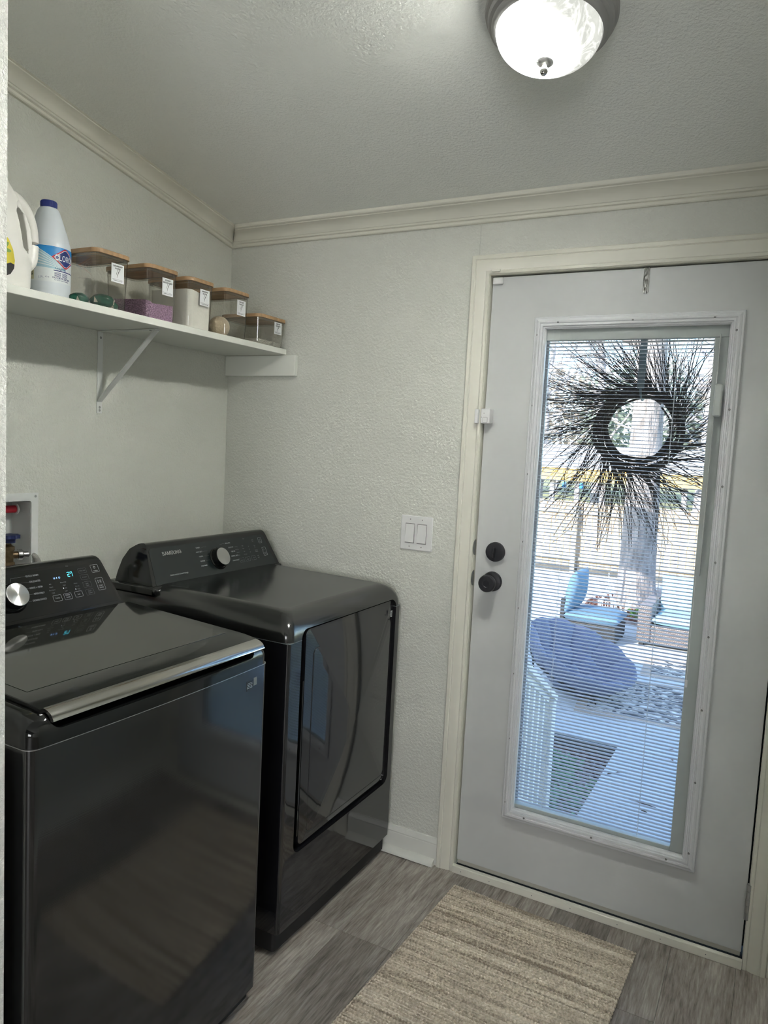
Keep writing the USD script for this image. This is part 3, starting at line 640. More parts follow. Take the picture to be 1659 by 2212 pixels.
def wrap_text(text, h, u, v, cx, cy, rad, a0, lift, z0, bold=False, stretch=1.0, rot=0, align='c'):
    t = meshkit.text_mesh(text, h, .0002, bold); q = t.vertices.copy(); q[:, 0] *= stretch
    w = q[:, 0].max(); q[:, 0] -= {'c': w / 2, 'l': 0, 'r': w}[align]
    if rot: q[:, :2] = np.stack([-q[:, 1], q[:, 0]], 1)
    a = a0 + (u + q[:, 0]) / rad; R = rad + lift + q[:, 2]
    return trimesh.Trimesh(np.stack([cx + R * np.cos(a), cy + R * np.sin(a), z0 + v + q[:, 1]], 1), t.faces, process=False)
BX, BY, BR = .160, -.962, .0585
bo = thing('bleach_bottle', 'white bleach bottle with blue cap and blue label between the jug and the containers', 'bottle', (BX, BY, ZS))
part('body', lathe([(0, 0), (.047, 0), (.0535, .004), (.0555, .012), (.0545, .028), (BR, .036), (BR, .150), (.0555, .163), (.0515, .180), (.0435, .204), (.0355, .228), (.0285, .248), (.0245, .2545), (.0215, .257), (.0165, .258), (.0165, .270), (0, .270)], (BX, BY, ZS), (0, 0, 1), 64), M['bleachw'], bo, smooth=35)
ridg = []
for k in range(40):
    a = k * 2 * math.pi / 40; ridg.append(tube([(BX + .0212 * math.cos(a), BY + .0212 * math.sin(a), ZS + .2605), (BX + .0212 * math.cos(a), BY + .0212 * math.sin(a), ZS + .2725)], .0008, 4))
part('cap', cat(lathe([(0, .2575), (.0210, .2575), (.0213, .259), (.0213, .2735), (.0198, .2755), (0, .276)], (BX, BY, ZS), (0, 0, 1), 48), *ridg), M['capblue'], bo, smooth=35, label='blue screw cap')
A0 = math.radians(-20)                                # label centre faces the room a little towards the corner
W = lambda p, lift=.0004: wrap(p, BX, BY, BR, A0, lift, ZS + .014)
lb = part('label', W(sbox(-.095, .036, .075, .131)), M['lwhite'], bo, smooth=60, label='printed front label')
part('label_blue', W(Polygon([(-.052, .131), (.075, .131), (.075, .098), (.030, .080), (-.052, .128)]), .0007), M['lblue'], lb, smooth=60)
part('label_rays', W(Polygon([(-.052, .126), (.030, .0785), (.030, .070), (-.052, .074)]), .0006), M['lpale'], lb, smooth=60)
rays = [Polygon([(-.052, .122 - k * .009), (.018, .081 - k * .0015), (.018, .0803 - k * .0015), (-.052, .1185 - k * .009)]) for k in range(5)]
part('label_rays', cat(*[W(r, .0008) for r in rays]), M['lwhite'], lb, smooth=60)
dia = lambda s: Polygon([(.030 - .040 * s, .103), (.030 - .004, .103 + .026 * s), (.030 + .004, .103 + .026 * s), (.030 + .040 * s, .103), (.034, .103 - .026 * s), (.026, .103 - .026 * s)])
part('logo_edge', W(dia(1.0), .0009), M['lred'], lb, smooth=60)
part('logo_rim', W(dia(.86), .0012), M['lwhite'], lb, smooth=60)
part('logo_field', W(dia(.80), .0014), M['lnavy'], lb, smooth=60)
part('logo_letters', wrap_text('CLOROX', .0145, .030, .0958, BX, BY, BR, A0, .0017, ZS + .014, True, .78), M['lwhite'], lb, smooth=False)
ms = [wrap_text('Original', .0062, .016, .0715, BX, BY, BR, A0, .0006, ZS + .014, True), wrap_text('CAUTION: EYE IRRITANT', .0046, .020, .046, BX, BY, BR, A0, .0006, ZS + .014, True, .7),
      wrap_text('KEEP OUT OF REACH OF CHILDREN', .0024, .020, .0415, BX, BY, BR, A0, .0006, ZS + .014, False, .8), wrap_text('1.27 L', .0045, -.036, .0445, BX, BY, BR, A0, .0006, ZS + .014, False, .8), wrap_text('43 oz', .0035, -.020, .0465, BX, BY, BR, A0, .0006, ZS + .014, False, .8)]
ms += [W(sbox(-.004, .0665, .072, .0690), .0006)] + [W(sbox(a, z, a + .018, z + .0011), .0006) for a in (-.002, .020) for z in (.0520, .0545, .0570, .0595, .062)]
ms += [W(sbox(-.0535, .066, -.0515, .131), .0006)]
part('label_text', cat(*ms), M['lnavy'], lb, smooth=False)
ps = part('price_sticker', W(sbox(-.080, .040, -.0545, .088), .0009), M['lprice'], bo, smooth=60, label='yellow price sticker with barcode')
bars = [W(sbox(-.073, .047 + k * .0021, -.0665, .047 + k * .0021 + (.0012 if k * 7 % 3 else .0007)), .0012) for k in range(16)]
part('sticker_print', cat(*bars, wrap_text('$3.99', .0052, -.0570, .060, BX, BY, BR, A0, .0012, ZS + .014, True, 1, rot=1)), M['ink'], ps, smooth=False)

# detergent jug with a moulded handle
JX, JY = .215, -1.160
jg = thing('detergent_jug', 'large white detergent jug with a moulded handle and yellow label at the left end', 'jug', (JX, JY, ZS))
def jr(z, hx, hy, cx=0, r=.03):
    a = np.linspace(0, 2 * math.pi, 48, endpoint=False); c, s_ = np.cos(a), np.sin(a)
    return np.column_stack([JX + hx * np.sign(c) * np.abs(c) ** .75, JY + hy * np.sign(s_) * np.abs(s_) ** .75, np.full(48, ZS + z)])
prof = [(0, .046, .078), (.003, .052, .084), (.014, .056, .088), (.06, .056, .090), (.10, .056, .093), (.135, .055, .094), (.165, .053, .089), (.195, .048, .076), (.225, .041, .056), (.248, .034, .040), (.262, .028, .030), (.275, .0255, .0265)]
jb = loft([jr(z, a, b) for z, a, b in prof], caps=True); jb.fix_normals()
JM = man(fix(jb))
sph = trimesh.creation.icosphere(2, 1.0).vertices
hole = hull(np.vstack([sph * (.09, .0225, .018) + (JX, JY + y, ZS + z) for y, z in ((.060, .112), (.055, .150), (.046, .190))]))
reces = [hull(np.vstack([sph * (.03, .030, .030) + (JX + sx * .050, JY + y, ZS + z) for y, z in ((.085, .100), (.072, .150), (.060, .205), (.11, .15), (.10, .21))])) for sx in (-1, 1)]
hpts_ = np.array([(JX, JY + .030, ZS + .236), (JX, JY + .060, ZS + .230), (JX, JY + .086, ZS + .206), (JX, JY + .1025, ZS + .165), (JX, JY + .105, ZS + .120), (JX, JY + .098, ZS + .086), (JX, JY + .075, ZS + .068)])
from scipy.interpolate import CubicSpline
hs_ = np.linspace(0, 1, len(hpts_)); hd_ = np.linspace(0, 1, 34)
handle = tube(CubicSpline(hs_, hpts_)(hd_), CubicSpline(hs_, [.017, .0175, .018, .0175, .0175, .019, .016])(hd_), 24)
jm = fix(tm((JM - man(reces[0]) - man(reces[1]) + man(fix(handle))) - man(hole)))
part('body', jm, M['jugw'], jg, smooth=55)
part('cap', lathe([(0, .274), (.029, .274), (.030, .277), (.030, .288), (.027, .2895), (.0265, .330), (.024, .333), (0, .3335)], (JX, JY, ZS), (0, 0, 1), 40), M['jugw'], jg, smooth=35)
JP = Plane((JX + .0566, JY - .030, ZS + .016), (0, 1, 0), (0, 0, 1))
drop = Polygon([(-.05, .118), (.012, .112), (.030, .098), (.042, .075), (.047, .050), (.045, .030), (.035, .014), (.015, .004), (-.05, .002)])
jl = part('label', JP.poly(drop.buffer(.004).buffer(-.004)), M['lyellow'], jg, label='yellow drop shaped label')
part('label_band', JP.poly(drop.intersection(Polygon([(-.05, 0), (.06, 0), (.06, .036), (.035, .042), (.018, .034), (.0, .04), (-.05, .036)])), lift=.0004), M['ink'], jl)
part('label_leaf', JP.poly(shapely.union_all([affinity.rotate(affinity.scale(Point(.018 + .008 * math.cos(k), .070 + .012 * math.sin(k * 1.3)).buffer(1, 6), .011, .0045), k * 50) for k in range(6)]), lift=.0004), M['lgreen'], jl)

# ================================================================== WATER SUPPLY BOX
vb = thing('supply_box', 'white recessed laundry supply box in the wall above the washer', 'outlet box', (0, -1.0, 1.07))
o_, i_ = sbox(-1.137, 1.045, -.868, 1.290), rrect(-1.113, -.8915, 1.0665, 1.2665, .008)
part('face_frame', ext(o_.difference(i_), 'x', .0003, .0045), M['bracket'], vb)
part('box', cat(ext(rrect(-1.1135, -.891, 1.066, 1.267, .008).difference(i_.buffer(-.0006)), 'x', -.085, .0004), ext(rrect(-1.1135, -.891, 1.066, 1.267, .008), 'x', -.087, -.085)), M['bracket'], vb)
part('frame_screw', ccyl((.0044, -.878, 1.280), (1, 0, 0), .0036, .0022, 14, .0008), M['steel'], vb)
part('instruction_label', bb(-.0849, -.0843, -1.02, -.935, 1.165, 1.222, .0002), M['paper'], vb, label='white instruction card')
LP = Plane((-.0842, -.96, 1.19), (0, 1, 0), (0, 0, 1))
part('card_print', cat(LP.text('HOT', .007, 0, .010, 'r', True), LP.text('COLD', .007, 0, -.004, 'r', True), *[LP.rect(-.035, -.002, -.012 - k * .004, -.0108 - k * .004) for k in range(2)]), M['ink'], vb, smooth=False)
hv = part('hot_pipe_cover', cat(tube([(-.045, -1.10, 1.238), (-.045, -.912, 1.238)], .0115, 16), ), M['redpaint'], vb, label='red pipe sleeve')
part('pipe_ring', lathe([(.012, 0), (.0165, 0), (.0165, .004), (.012, .004), (.012, 0)], (-.045, -.9115, 1.238), (0, 1, 0), 24), M['bracket'], hv)
vv = thing('water_valve', 'brass water valve with a dark blue scalloped handle inside the supply box', 'valve', (-.035, -.955, 1.07))
VX, VY = -.030, -.943
part('valve_body', cat(lathe([(0, 1.070), (.018, 1.070), (.018, 1.078), (.0145, 1.081), (.0145, 1.112), (.0175, 1.116), (.0175, 1.126), (.012, 1.129), (.007, 1.134), (.005, 1.150), (0, 1.150)], (VX, VY, 0), (0, 0, 1), 24), lathe([(0, 0), (.011, 0), (.011, .030), (0, .030)], (VX, VY, 1.100), (.35, .94, 0), 20)), M['brass'], vv, smooth=35)
hw = [(.029 + .0035 * math.cos(8 * a)) for a in np.linspace(0, 2 * math.pi, 64, endpoint=False)]
hp_ = Polygon([(VX + r * math.cos(a), VY + r * math.sin(a)) for r, a in zip(hw, np.linspace(0, 2 * math.pi, 64, endpoint=False))])
part('valve_handle', cat(ext(hp_, 'z', 1.152, 1.163), ext(Point(VX, VY).buffer(.019), 'z', 1.1385, 1.1515)), M['bluepaint'], vv, smooth=35)
hn = part('hose_nut', cat(lathe([(0, .026), (.0165, .026), (.0165, .038), (.012, .042), (0, .042)], (VX, VY, 1.100), (.35, .94, 0), 24), lathe([(0, .041), (.0095, .041), (.0095, .060), (0, .060)], (VX, VY, 1.100), (.35, .94, 0), 24)), M['steel'], vv, smooth=35)
hs0 = np.array([VX, VY, 1.1]) + np.array([.35, .94, 0]) / np.linalg.norm([.35, .94]) * .055
solo('supply_hose', tube(bez(hs0, hs0 + (.020, .022, .004), (.045, -.868, 1.07), (.085, -.90, .80), 26), .0085, 14), M['hose'], 'braided steel supply hose running down from the brass valve behind the washer', 'hose', smooth=60)

# ================================================================== WASHER AND DRYER
def front_plan(x0, xf, y0, y1, bow, r, n=28):
    yc, hw = (y0 + y1) / 2, (y1 - y0) / 2
    ys = np.linspace(y0, y1, n); arc = [(xf + bow * (1 - ((y - yc) / hw)**2), y) for y in ys]
    p = Polygon([(x0, y0)] + arc + [(x0, y1)])
    return p.buffer(-r, join_style='mitre').buffer(r, quad_segs=8)
def console(name_mat, prof, y0, y1, zb, ztop, rc, side_in=0.0):
    """console = profile swept sideways, cut by a front silhouette with rounded top corners"""
    a = ext(Polygon(prof), 'y', y0 - .01, y1 + .01)
    si = sbox(y0 + side_in, zb - .05, y1 - side_in, ztop + .2)
    sil = Polygon([(y0, zb - .05), (y1, zb - .05), (y1, zb), (y1 - side_in, ztop), (y0 + side_in, ztop), (y0, zb)]).buffer(-rc, join_style='mitre').buffer(rc, quad_segs=10)
    sil = sil.union(sbox(y0, zb - .05, y1, zb + .002))
    b = ext(sil, 'x', -.1, 1.2)
    return fix(tm(man(fix(a)) ^ man(fix(b))))
def panel_plane(p0, p1, y0=0.0):
    d = np.array([p1[0] - p0[0], 0, p1[1] - p0[1]]); return Plane((p0[0], y0, p0[1]), (0, 1, 0), d)
def brushed_disc(name, center, normal, col=(.60, .60, .59)):
    return usdkit.material(stage, '/World/Looks/' + name, {
        'g': ('geometry', {}), 's': ('vector_math', {'math_type': 'subtract', 'vector2': tuple(map(float, center))}),
        'c': ('vector_math', {'math_type': 'cross_product', 'vector2': tuple(map(float, normal))}), 'n': ('vector_math', {'math_type': 'normalize'}),
        'p': ('principled_bsdf', {'base_color': col, 'metallic': 1.0, 'roughness': .32, 'anisotropic': .85})},
        [('g.position', 's.vector1'), ('s.vector', 'c.vector1'), ('c.vector', 'n.vector1'), ('n.vector', 'p.tangent')], surface='p.BSDF')

# ---- washer
WY0, WY1 = -1.549, -.863
wa = thing('washing_machine', 'black top loading washing machine with chrome lid handle beside the short wall', 'washing machine', (.52, -1.206, 0))
plan = front_plan(.150, .892, WY0, WY1, .010, .020)
part('cabinet', ext(plan, 'z', .046, .9205), M['brushed'], wa, smooth=25, label='dark brushed metal cabinet')
part('toe_kick', ext(front_plan(.155, .874, WY0 + .008, WY1 - .008, .010, .014), 'z', .012, .0465), M['matteblk'], wa)
for x in (.20, .82):
    for y in (WY0 + .06, WY1 - .06):
        part('foot', ccyl((x, y, 0), (0, 0, 1), .02, .0125, 16), M['matteblk'], wa)
part('seam_strip', ext(plan.buffer(.0004), 'z', .9208, .9226), M['steel'], wa, smooth=25, label='bright strip for the highlight on the seam under the top cover')  # steel strip stands in for the highlight along this seam
pts = []
for z, d in [(.9228, 0), (.943, .0)] + [(.943 + .036 * math.sin(a), .036 * (1 - math.cos(a))) for a in np.linspace(.15, math.pi / 2, 9)]:
    q = np.array(front_plan(.150, .893 - d, WY0 + d * .95, WY1 - d * .95, .010, .030).exterior.coords)
    pts.append(np.column_stack([q, np.full(len(q), z)]))
cov = hull(np.vstack(pts)); v = cov.vertices.copy(); w = np.clip((v[:, 2] - .93) / .049, 0, 1)
cov = trimesh.Trimesh(v + np.column_stack([0 * w, 0 * w, w * .062 * (.86 - v[:, 0])]), cov.faces, process=False)
pock = sbox(WY0 + .043, .950, WY1 - .057, 1.08); pock = rrect(WY0 + .043, WY1 - .057, .9485, 1.2, .022)
cv = man(fix(cov)) - man(fix(ext(pock, 'x', .835, 1.0)))
lidrec = ext(Polygon([(.413, 1.0075), (.85, .978), (1.0, .96), (1.0, 1.2), (.413, 1.2)]), 'y', WY0 + .034, WY1 - .0215)
cv = cv - man(fix(lidrec))
part('top_cover', fix(tm(cv)), M['black'], wa, smooth=35)
lidp = [(.416, 1.0135), (.60, 1.0035), (.76, .9945), (.80, .9925), (.83, .9905), (.855, .9870), (.870, .9835)]
lo = [(x, z - .011) for x, z in lidp[::-1]]
lid = part('lid', ext(Polygon(lidp + lo), 'y', WY0 + .0365, WY1 - .0240), M['black'], wa, smooth=40)
gl = [(.440, 1.0122), (.60, 1.0035), (.76, .9946), (.795, .9928)]
part('lid_glass', ext(Polygon([(x, z + .0006) for x, z in gl] + [(x, z - .002) for x, z in gl[::-1]]), 'y', WY0 + .066, WY1 - .056), M['glassblack'], lid, smooth=40)
hd = [(.868, .9840), (.880, .9815), (.890, .9760), (.8960, .9675), (.8965, .9640), (.8930, .9618), (.8850, .9640), (.868, .9720)]
part('lid_handle', ext(Polygon(hd), 'y', WY0 + .0450, WY1 - .0245), M['chrome'], lid, smooth=40, label='chrome handle strip')
part('pocket_latch', cat(bb(.8355, .8362, -1.02, -.985, .957, .962, .0003)), M['printdim'], wa)
wprof = [(.398, .995), (.392, 1.010), (.3235, 1.1235), (.3185, 1.1300), (.3105, 1.1345), (.300, 1.1355), (.285, 1.133), (.235, 1.117), (.200, 1.090), (.180, 1.050), (.172, .995)]
part('console', console('c', wprof, WY0 + .006, -.8855, 1.012, 1.15, .042, .026), M['black'], wa, smooth=30)
WP = panel_plane((.392, 1.010), (.334, 1.106)); PO = .0007
cpn = part('control_panel', WP.poly(Polygon([(WY0 + .02, .006), (-.8945, .006), (-.912, .118), (-.925, .126), (WY0 + .04, .126)]).buffer(-.004).buffer(.004), th=.0006, lift=.0001), M['panelblk'], wa, smooth=False)
K0 = WP.o + np.array([0, -1.206, 0]) + WP.y * .064
kd = part('knob_base', lathe([(.039, 0), (.039, .003), (.036, .0055), (.034, .004), (0, .004)], K0, WP.n, 48), M['black'], wa, smooth=35)
part('program_knob', lathe([(0, .004), (.0315, .004), (.0315, .024), (.0308, .0255), (0, .0255)], K0, WP.n, 64), M['black'], wa, smooth=35)
part('knob_face', lathe([(0, .0256), (.0298, .0256), (.0298, .0268), (.0290, .0272), (0, .0272)], K0, WP.n, 64), brushed_disc('knob_face_washer', K0, WP.n), wa, smooth=35, label='brushed silver knob face')
ms, dm = [], []
for s, u0, v in (('QUICK WASH', -1.1138, .1153), ('DELICATES', -1.1138, .0993), ('RINSE + SPIN', -1.1138, .0824), ('SPIN ONLY', -1.1138, .0657), ('DOWNLOADED', -1.1138, .0486)):
    ms.append(WP.text(s, .0046, u0, v - .0023, 'r', False, PO, .88))
for s, v in (('NORMAL', .1153), ('HEAVY DUTY', .0993), ('BEDDING', .0824), ('PERM PRESS', .0657), ('SELF CLEAN', .0486)):
    ms.append(WP.text(s, .0046, -1.298, v - .0023, 'l', False, PO, .88))
for v, l, k in ((.1153, -1.1500, -.024), (.0993, -1.1440, -.014), (.0824, -1.1500, 0), (.0657, -1.1440, 0), (.0486, -1.1560, 0)):
    dm.append(WP.line([(l, v), (-1.168 + k, v)] + ([(-1.168 + k - .004, v - .010)] if k else []), .0005, lift=PO))
for u0, u1, v0, v1 in ((-.9490, -.9235, .0985, .1215), (-.9490, -.9240, .0450, .0815), (-1.0955, -1.0700, .0350, .0525), (-1.0625, -1.0385, .0350, .0525), (-1.0285, -1.0035, .0365, .0530)):
    ms.append(WP.frame(u0, u1, v0, v1, .0007, .003, lift=PO))
for u0, u1, v0, v1 in ((-.9920, -.9660, .102, .116), (-.9920, -.9660, .082, .097), (-.9920, -.9660, .060, .076), (-.9920, -.9660, .037, .053)):
    dm.append(WP.frame(u0, u1, v0, v1, .0004, .002, lift=PO))
pc = WP.poly(Point(-.9365, .1135).buffer(.0037, 8).difference(Point(-.9365, .1135).buffer(.0028, 8)), lift=PO)
ms += [pc, WP.rect(-.9368, -.9362, .113, .1180, lift=PO), WP.text('POWER', .0030, -.9365, .1015, 'c', False, PO), WP.text('START', .0034, -.9365, .0565, 'c', False, PO, .9), WP.text('PAUSE', .0034, -.9365, .0505, 'c', False, PO, .9),
       WP.poly(Polygon([(-.942, .066), (-.942, .075), (-.937, .0705)]).exterior.buffer(.0003), lift=PO), WP.rect(-.9345, -.9338, .066, .075, lift=PO), WP.rect(-.9320, -.9313, .066, .075, lift=PO)]
for s, u0, v in (('Temp.', -1.0828, .0425), ('Water', -1.0505, .0460), ('Level', -1.0505, .0400), ('Soil', -1.0160, .0425)):
    ms.append(WP.text(s, .0036, u0, v, 'c', False, PO))
for s, u0, v in (('Delay End', -.979, .1075), ('Presoak', -.979, .0880), ('Deep', -.979, .0690), ('Clean', -.979, .0635), ('Smart', -.979, .0465), ('Control', -.979, .0410), ('Hot', -1.090, .083), ('Warm', -1.090, .0745), ('Eco Warm', -1.090, .066), ('Cold', -1.090, .058),
                 ('Extra High', -1.050, .083), ('High', -1.050, .0745), ('Mid', -1.048, .066), ('Low', -1.050, .058), ('Heavy', -1.014, .0745), ('Normal', -1.012, .066), ('Light', -1.010, .058), ('Time', -1.022, .1265)):
    dm.append(WP.text(s, .0031, u0, v, 'c', False, PO, .9))
part('panel_print', cat(*ms), M['print'], wa, smooth=False, kind='stuff'); part('panel_print', cat(*dm), M['printdim'], wa, smooth=False, label='faint panel lettering', kind='stuff')
def seg7(P, ch, u, v, w, h, t, lift):
    on = {'2': 'abged', '7': 'fabc'}[ch]; S = {'a': (0, w, h - t, h), 'b': (w - t, w, h / 2, h), 'c': (w - t, w, 0, h / 2), 'd': (0, w, 0, t), 'e': (0, t, 0, h / 2), 'f': (0, t, h / 2, h), 'g': (0, w, h / 2 - t / 2, h / 2 + t / 2)}
    return [P.rect(u + S[k][0] + .0003, u + S[k][1] - .0003, v + S[k][2] + .0003, v + S[k][3] - .0003, lift=lift) for k in on]
part('display_digits', cat(*seg7(WP, '2', -1.0295, .097, .0072, .0140, .0018, PO), *seg7(WP, '7', -1.0200, .097, .0072, .0140, .0018, PO)), M['cyan'], wa, smooth=False, label='glowing cyan digits 27')
part('status_icons', cat(WP.poly(rrect(-1.0745, -1.0695, .0965, .1015, .0008, 2).difference(sbox(-1.0735, .0985, -1.0705, .102)), lift=PO), WP.rect(-1.0655, -1.0635, .0967, .1012, lift=PO), WP.poly(Point(-1.0565, .0990).buffer(.0027, 6).difference(Point(-1.0565, .0990).buffer(.0016, 6)), lift=PO)), M['bluled'], wa, smooth=False)
for r_ in (WP.rect(-1.0560, -1.0545, .066, .0695, lift=PO), WP.rect(-1.0205, -1.0190, .058, .0615, lift=PO)): part('indicator', r_, M['whled'], wa, smooth=False)
SP = Plane((.8948, -.955, .880), (-.050, 1, 0), (0, 0, 1))
sk_ = part('front_sticker', cat(SP.rect(0, .0270, -.010, .014, lift=.0016)), M['matteblk'], wa, label='dark sticker')
part('sticker_tag', SP.rect(.0270, .0450, -.006, .020, lift=.0017), M['paper'], sk_); part('sticker_tag_field', SP.rect(.0292, .0428, -.003, .017, lift=.0021), M['printdim'], sk_)
part('sticker_lines', cat(*[SP.rect(.003, .024, .0075 - k * .004, .0085 - k * .004, lift=.0020) for k in range(4)]), M['print'], sk_)

# ---- dryer
DY0, DY1 = -.7127, -.0295
dy = thing('clothes_dryer', 'black front loading clothes dryer in the corner beside the door wall', 'dryer', (.48, -.371, 0))
dplan = front_plan(.120, .849, DY0, DY1, .002, .012)
XO = .8505
rec = rrect(DY0 + .0615, DY1 - .0380, .286, .955, .030)
bodyd = man(fix(ext(dplan, 'z', .073, .9255))) - man(fix(ext(rec, 'x', .812, 1.0)))
part('cabinet', fix(tm(bodyd)), M['dryfront'], dy, smooth=25)
part('toe_kick', ext(front_plan(.125, .833, DY0 + .006, DY1 - .006, .002, .010), 'z', .014, .0735), M['matteblk'], dy)
for x in (.17, .79):
    for y in (DY0 + .06, DY1 - .06):
        part('foot', ccyl((x, y, 0), (0, 0, 1), .02, .0145, 16), M['matteblk'], dy)
part('seam_strip', ext(dplan.buffer(.0004).difference(sbox(.80, DY0 + .0615, 1, DY1 - .038)), 'z', .9258, .9274), M['printdim'], dy, smooth=25)
pts = []
for z, d in [(.9276, 0.0), (.934, .0)] + [(.934 + .072 * math.sin(a), .066 * (1 - math.cos(a))) for a in np.linspace(.12, math.pi / 2, 12)]:
    q = np.array(front_plan(.120, .849 - d, DY0 + d, DY1 - d, .002, .028).exterior.coords); pts.append(np.column_stack([q, np.full(len(q), z)]))
cov = hull(np.vstack(pts)); v = cov.vertices.copy(); w = np.clip((v[:, 2] - .93) / .076, 0, 1)
cov = trimesh.Trimesh(v + np.column_stack([0 * w, 0 * w, w * .012 * (.78 - v[:, 0]) / .5]), cov.faces, process=False)
cvd = man(fix(cov)) - man(fix(ext(rec, 'x', .812, 1.0)))
part('top_cover', fix(tm(cvd)), M['drytop'], dy, smooth=40)
part('door_well', ext(rec.buffer(-.0005), 'x', .8105, .8118), M['matteblk'], dy)
dpoly = rrect(DY0 + .094, DY1 - .0400, .297, .9505, .018)
def crown(y, z):
    return -.013 * ((y + .365) / .285)**2 - .009 * ((z - .62) / .325)**2
def domed(poly, x0, x1, bow, n=10):
    """panel whose face bows gently towards the room"""
    y0, z0, y1, z1 = poly.bounds; yc, zc_ = (y0 + y1) / 2, (z0 + z1) / 2; ex = np.array(poly.exterior.coords)[:-1]; rings = [np.column_stack([np.full(len(ex), x0), ex]), np.column_stack([x1 + crown(ex[:, 0], ex[:, 1]) - bow - .003, ex])]
    for t in np.linspace(1, 0, n):
        q = np.array([yc, zc_]) + (ex - [yc, zc_]) * (max(t, 1e-3) if t < 1 else (1 - .0025 / (y1 - y0)))
        rings.append(np.column_stack([x1 + crown(q[:, 0], q[:, 1]) - bow, q]))
    return fix(loft(rings, caps=True))
dd_ = part('door', domed(dpoly, .8120, XO + .010, .0, 16), M['dryfront'], dy, smooth=30)
ppoly = rrect(DY0 + .131, DY1 - .0640, .322, .888, .018)
part('door_groove', fix(loft([np.column_stack([XO + .010 + crown(*np.array(pp_.exterior.coords)[:-1].T) + h, np.array(pp_.exterior.coords)[:-1]]) for pp_, h in ((rrect(DY0 + .131 - k_, DY1 - .0640 + k_, .322 - k_, .888 + k_, .018 + k_), h_) for k_, h_ in ((.0018, -.002), (.0016, .0004), (-.001, .0004), (-.0012, -.002)))])), M['matteblk'], dd_)
part('door_panel', domed(ppoly, XO - .012, XO + .0108, .0, 20), M['dryfront'], dd_, smooth=30)
part('grip_edge', ext(rrect(DY0 + .0870, DY0 + .0925, .330, .80, .002), 'x', .8122, .842), M['black'], dd_)
dprof = [(.326, .990), (.318, 1.012), (.2585, 1.131), (.2530, 1.1370), (.2450, 1.1400), (.235, 1.1400), (.222, 1.1370), (.190, 1.1180), (.168, 1.085), (.157, 1.045), (.150, .990)]
part('console', console('d', dprof, DY0 + .016, DY1 - .010, 1.016, 1.16, .050, .030), M['black'], dy, smooth=30)
part('rear_deck', bb(.122, .33, DY0 + .006, DY1 - .006, .985, 1.0145, .006), M['black'], dy)
DP = panel_plane((.318, 1.012), (.268, 1.112))
part('control_panel', DP.poly(Polygon([(-.6810, .003), (-.0560, .003), (-.079, .118), (-.088, .1255), (-.658, .1255), (-.667, .118)]).buffer(-.005).buffer(.005), th=.0006, lift=.0001), M['panelblue'], dy, smooth=False)
K1 = DP.o + np.array([0, -.3655, 0]) + DP.y * .0585
part('knob_base', lathe([(.040, 0), (.040, .003), (.037, .0055), (.034, .004), (0, .004)], K1, DP.n, 48), M['black'], dy, smooth=35)
part('program_knob', lathe([(0, .004), (.0330, .004), (.0330, .024), (.0322, .0255), (0, .0255)], K1, DP.n, 64), M['black'], dy, smooth=35)
part('knob_face', lathe([(0, .0256), (.0312, .0256), (.0312, .0268), (.0305, .0272), (0, .0272)], K1, DP.n, 64), brushed_disc('knob_face_dryer', K1, DP.n, (.55, .55, .54)), dy, smooth=35, label='brushed silver knob face')
part('brand_lettering', DP.text('SAMSUNG', .0118, -.6165, .0975, 'l', True, PO, 1.06), M['logo'], dy, smooth=False, label='grey maker lettering')
ms, dm = [], []
ms.append(DP.text('Multicontrol SmartThings', .0050, -.6105, .0265, 'l', False, PO, 1.0))
for s, u0, v in (('NORMAL', -.4580, .1070), ('HEAVY DUTY', -.4640, .0917), ('TOWELS', -.4560, .0752), ('BEDDING', -.4560, .0586), ('PERM PRESS', -.4600, .0416)): ms.append(DP.text(s, .0044, u0, v - .002, 'l', False, PO, .80))
for s, u0, v in (('DELICATES', -.3060, .1090), ('QUICK DRY', -.2960, .0922), ('TIME DRY', -.2890, .0760), ('WRINKLE AWAY', -.2960, .0590), ('DOWNLOADED', -.2960, .0421)): ms.append(DP.text(s, .0044, u0, v - .002, 'l', False, PO, .80))
for v in (.107, .0917, .0752, .0586): dm.append(DP.line([(-.430, v), (-.407, v)], .0005, lift=PO))
dm.append(DP.line([(-.335, .109), (-.309, .109)], .0005, lift=PO))
for u0, u1, v0, v1 in ((-.1180, -.0985, .0930, .1140), (-.1120, -.0905, .0415, .0745)): ms.append(DP.frame(u0, u1, v0, v1, .0006, .003, lift=PO))
for u0, u1, v0, v1 in ((-.258, -.232, .031, .047), (-.224, -.198, .031, .047), (-.190, -.165, .032, .048)): dm.append(DP.frame(u0, u1, v0, v1, .0006, .002, lift=PO))
for s, u0, v in (('Dryness', -.245, .037), ('Temp.', -.211, .037), ('Time', -.1775, .038), ('Anti', -.148, .044), ('Static', -.148, .037), ('POWER', -.1082, .0965), ('START', -.1012, .0515), ('PAUSE', -.1012, .0462), ('Delay', -.152, .107), ('End', -.152, .101), ('Eco', -.150, .084), ('Dry', -.150, .078), ('Wrinkle', -.148, .066), ('Prevent', -.148, .0605), ('Time', -.200, .116),
                 ('Very Dry', -.254, .090), ('More Dry', -.254, .079), ('Normal', -.253, .068), ('Damp', -.253, .057), ('High', -.218, .090), ('Med', -.218, .079), ('Low', -.217, .068), ('Extra Low', -.216, .057), ('60', -.185, .084), ('40', -.185, .073), ('20', -.185, .062)):
    dm.append(DP.text(s, .0034, u0, v, 'c', False, PO, .9))
dm += [DP.poly(Point(-.1085, .1060).buffer(.0035, 8).difference(Point(-.1085, .1060).buffer(.0026, 8)), lift=PO), DP.poly(Polygon([(-.106, .061), (-.106, .069), (-.101, .065)]).exterior.buffer(.0003), lift=PO)]
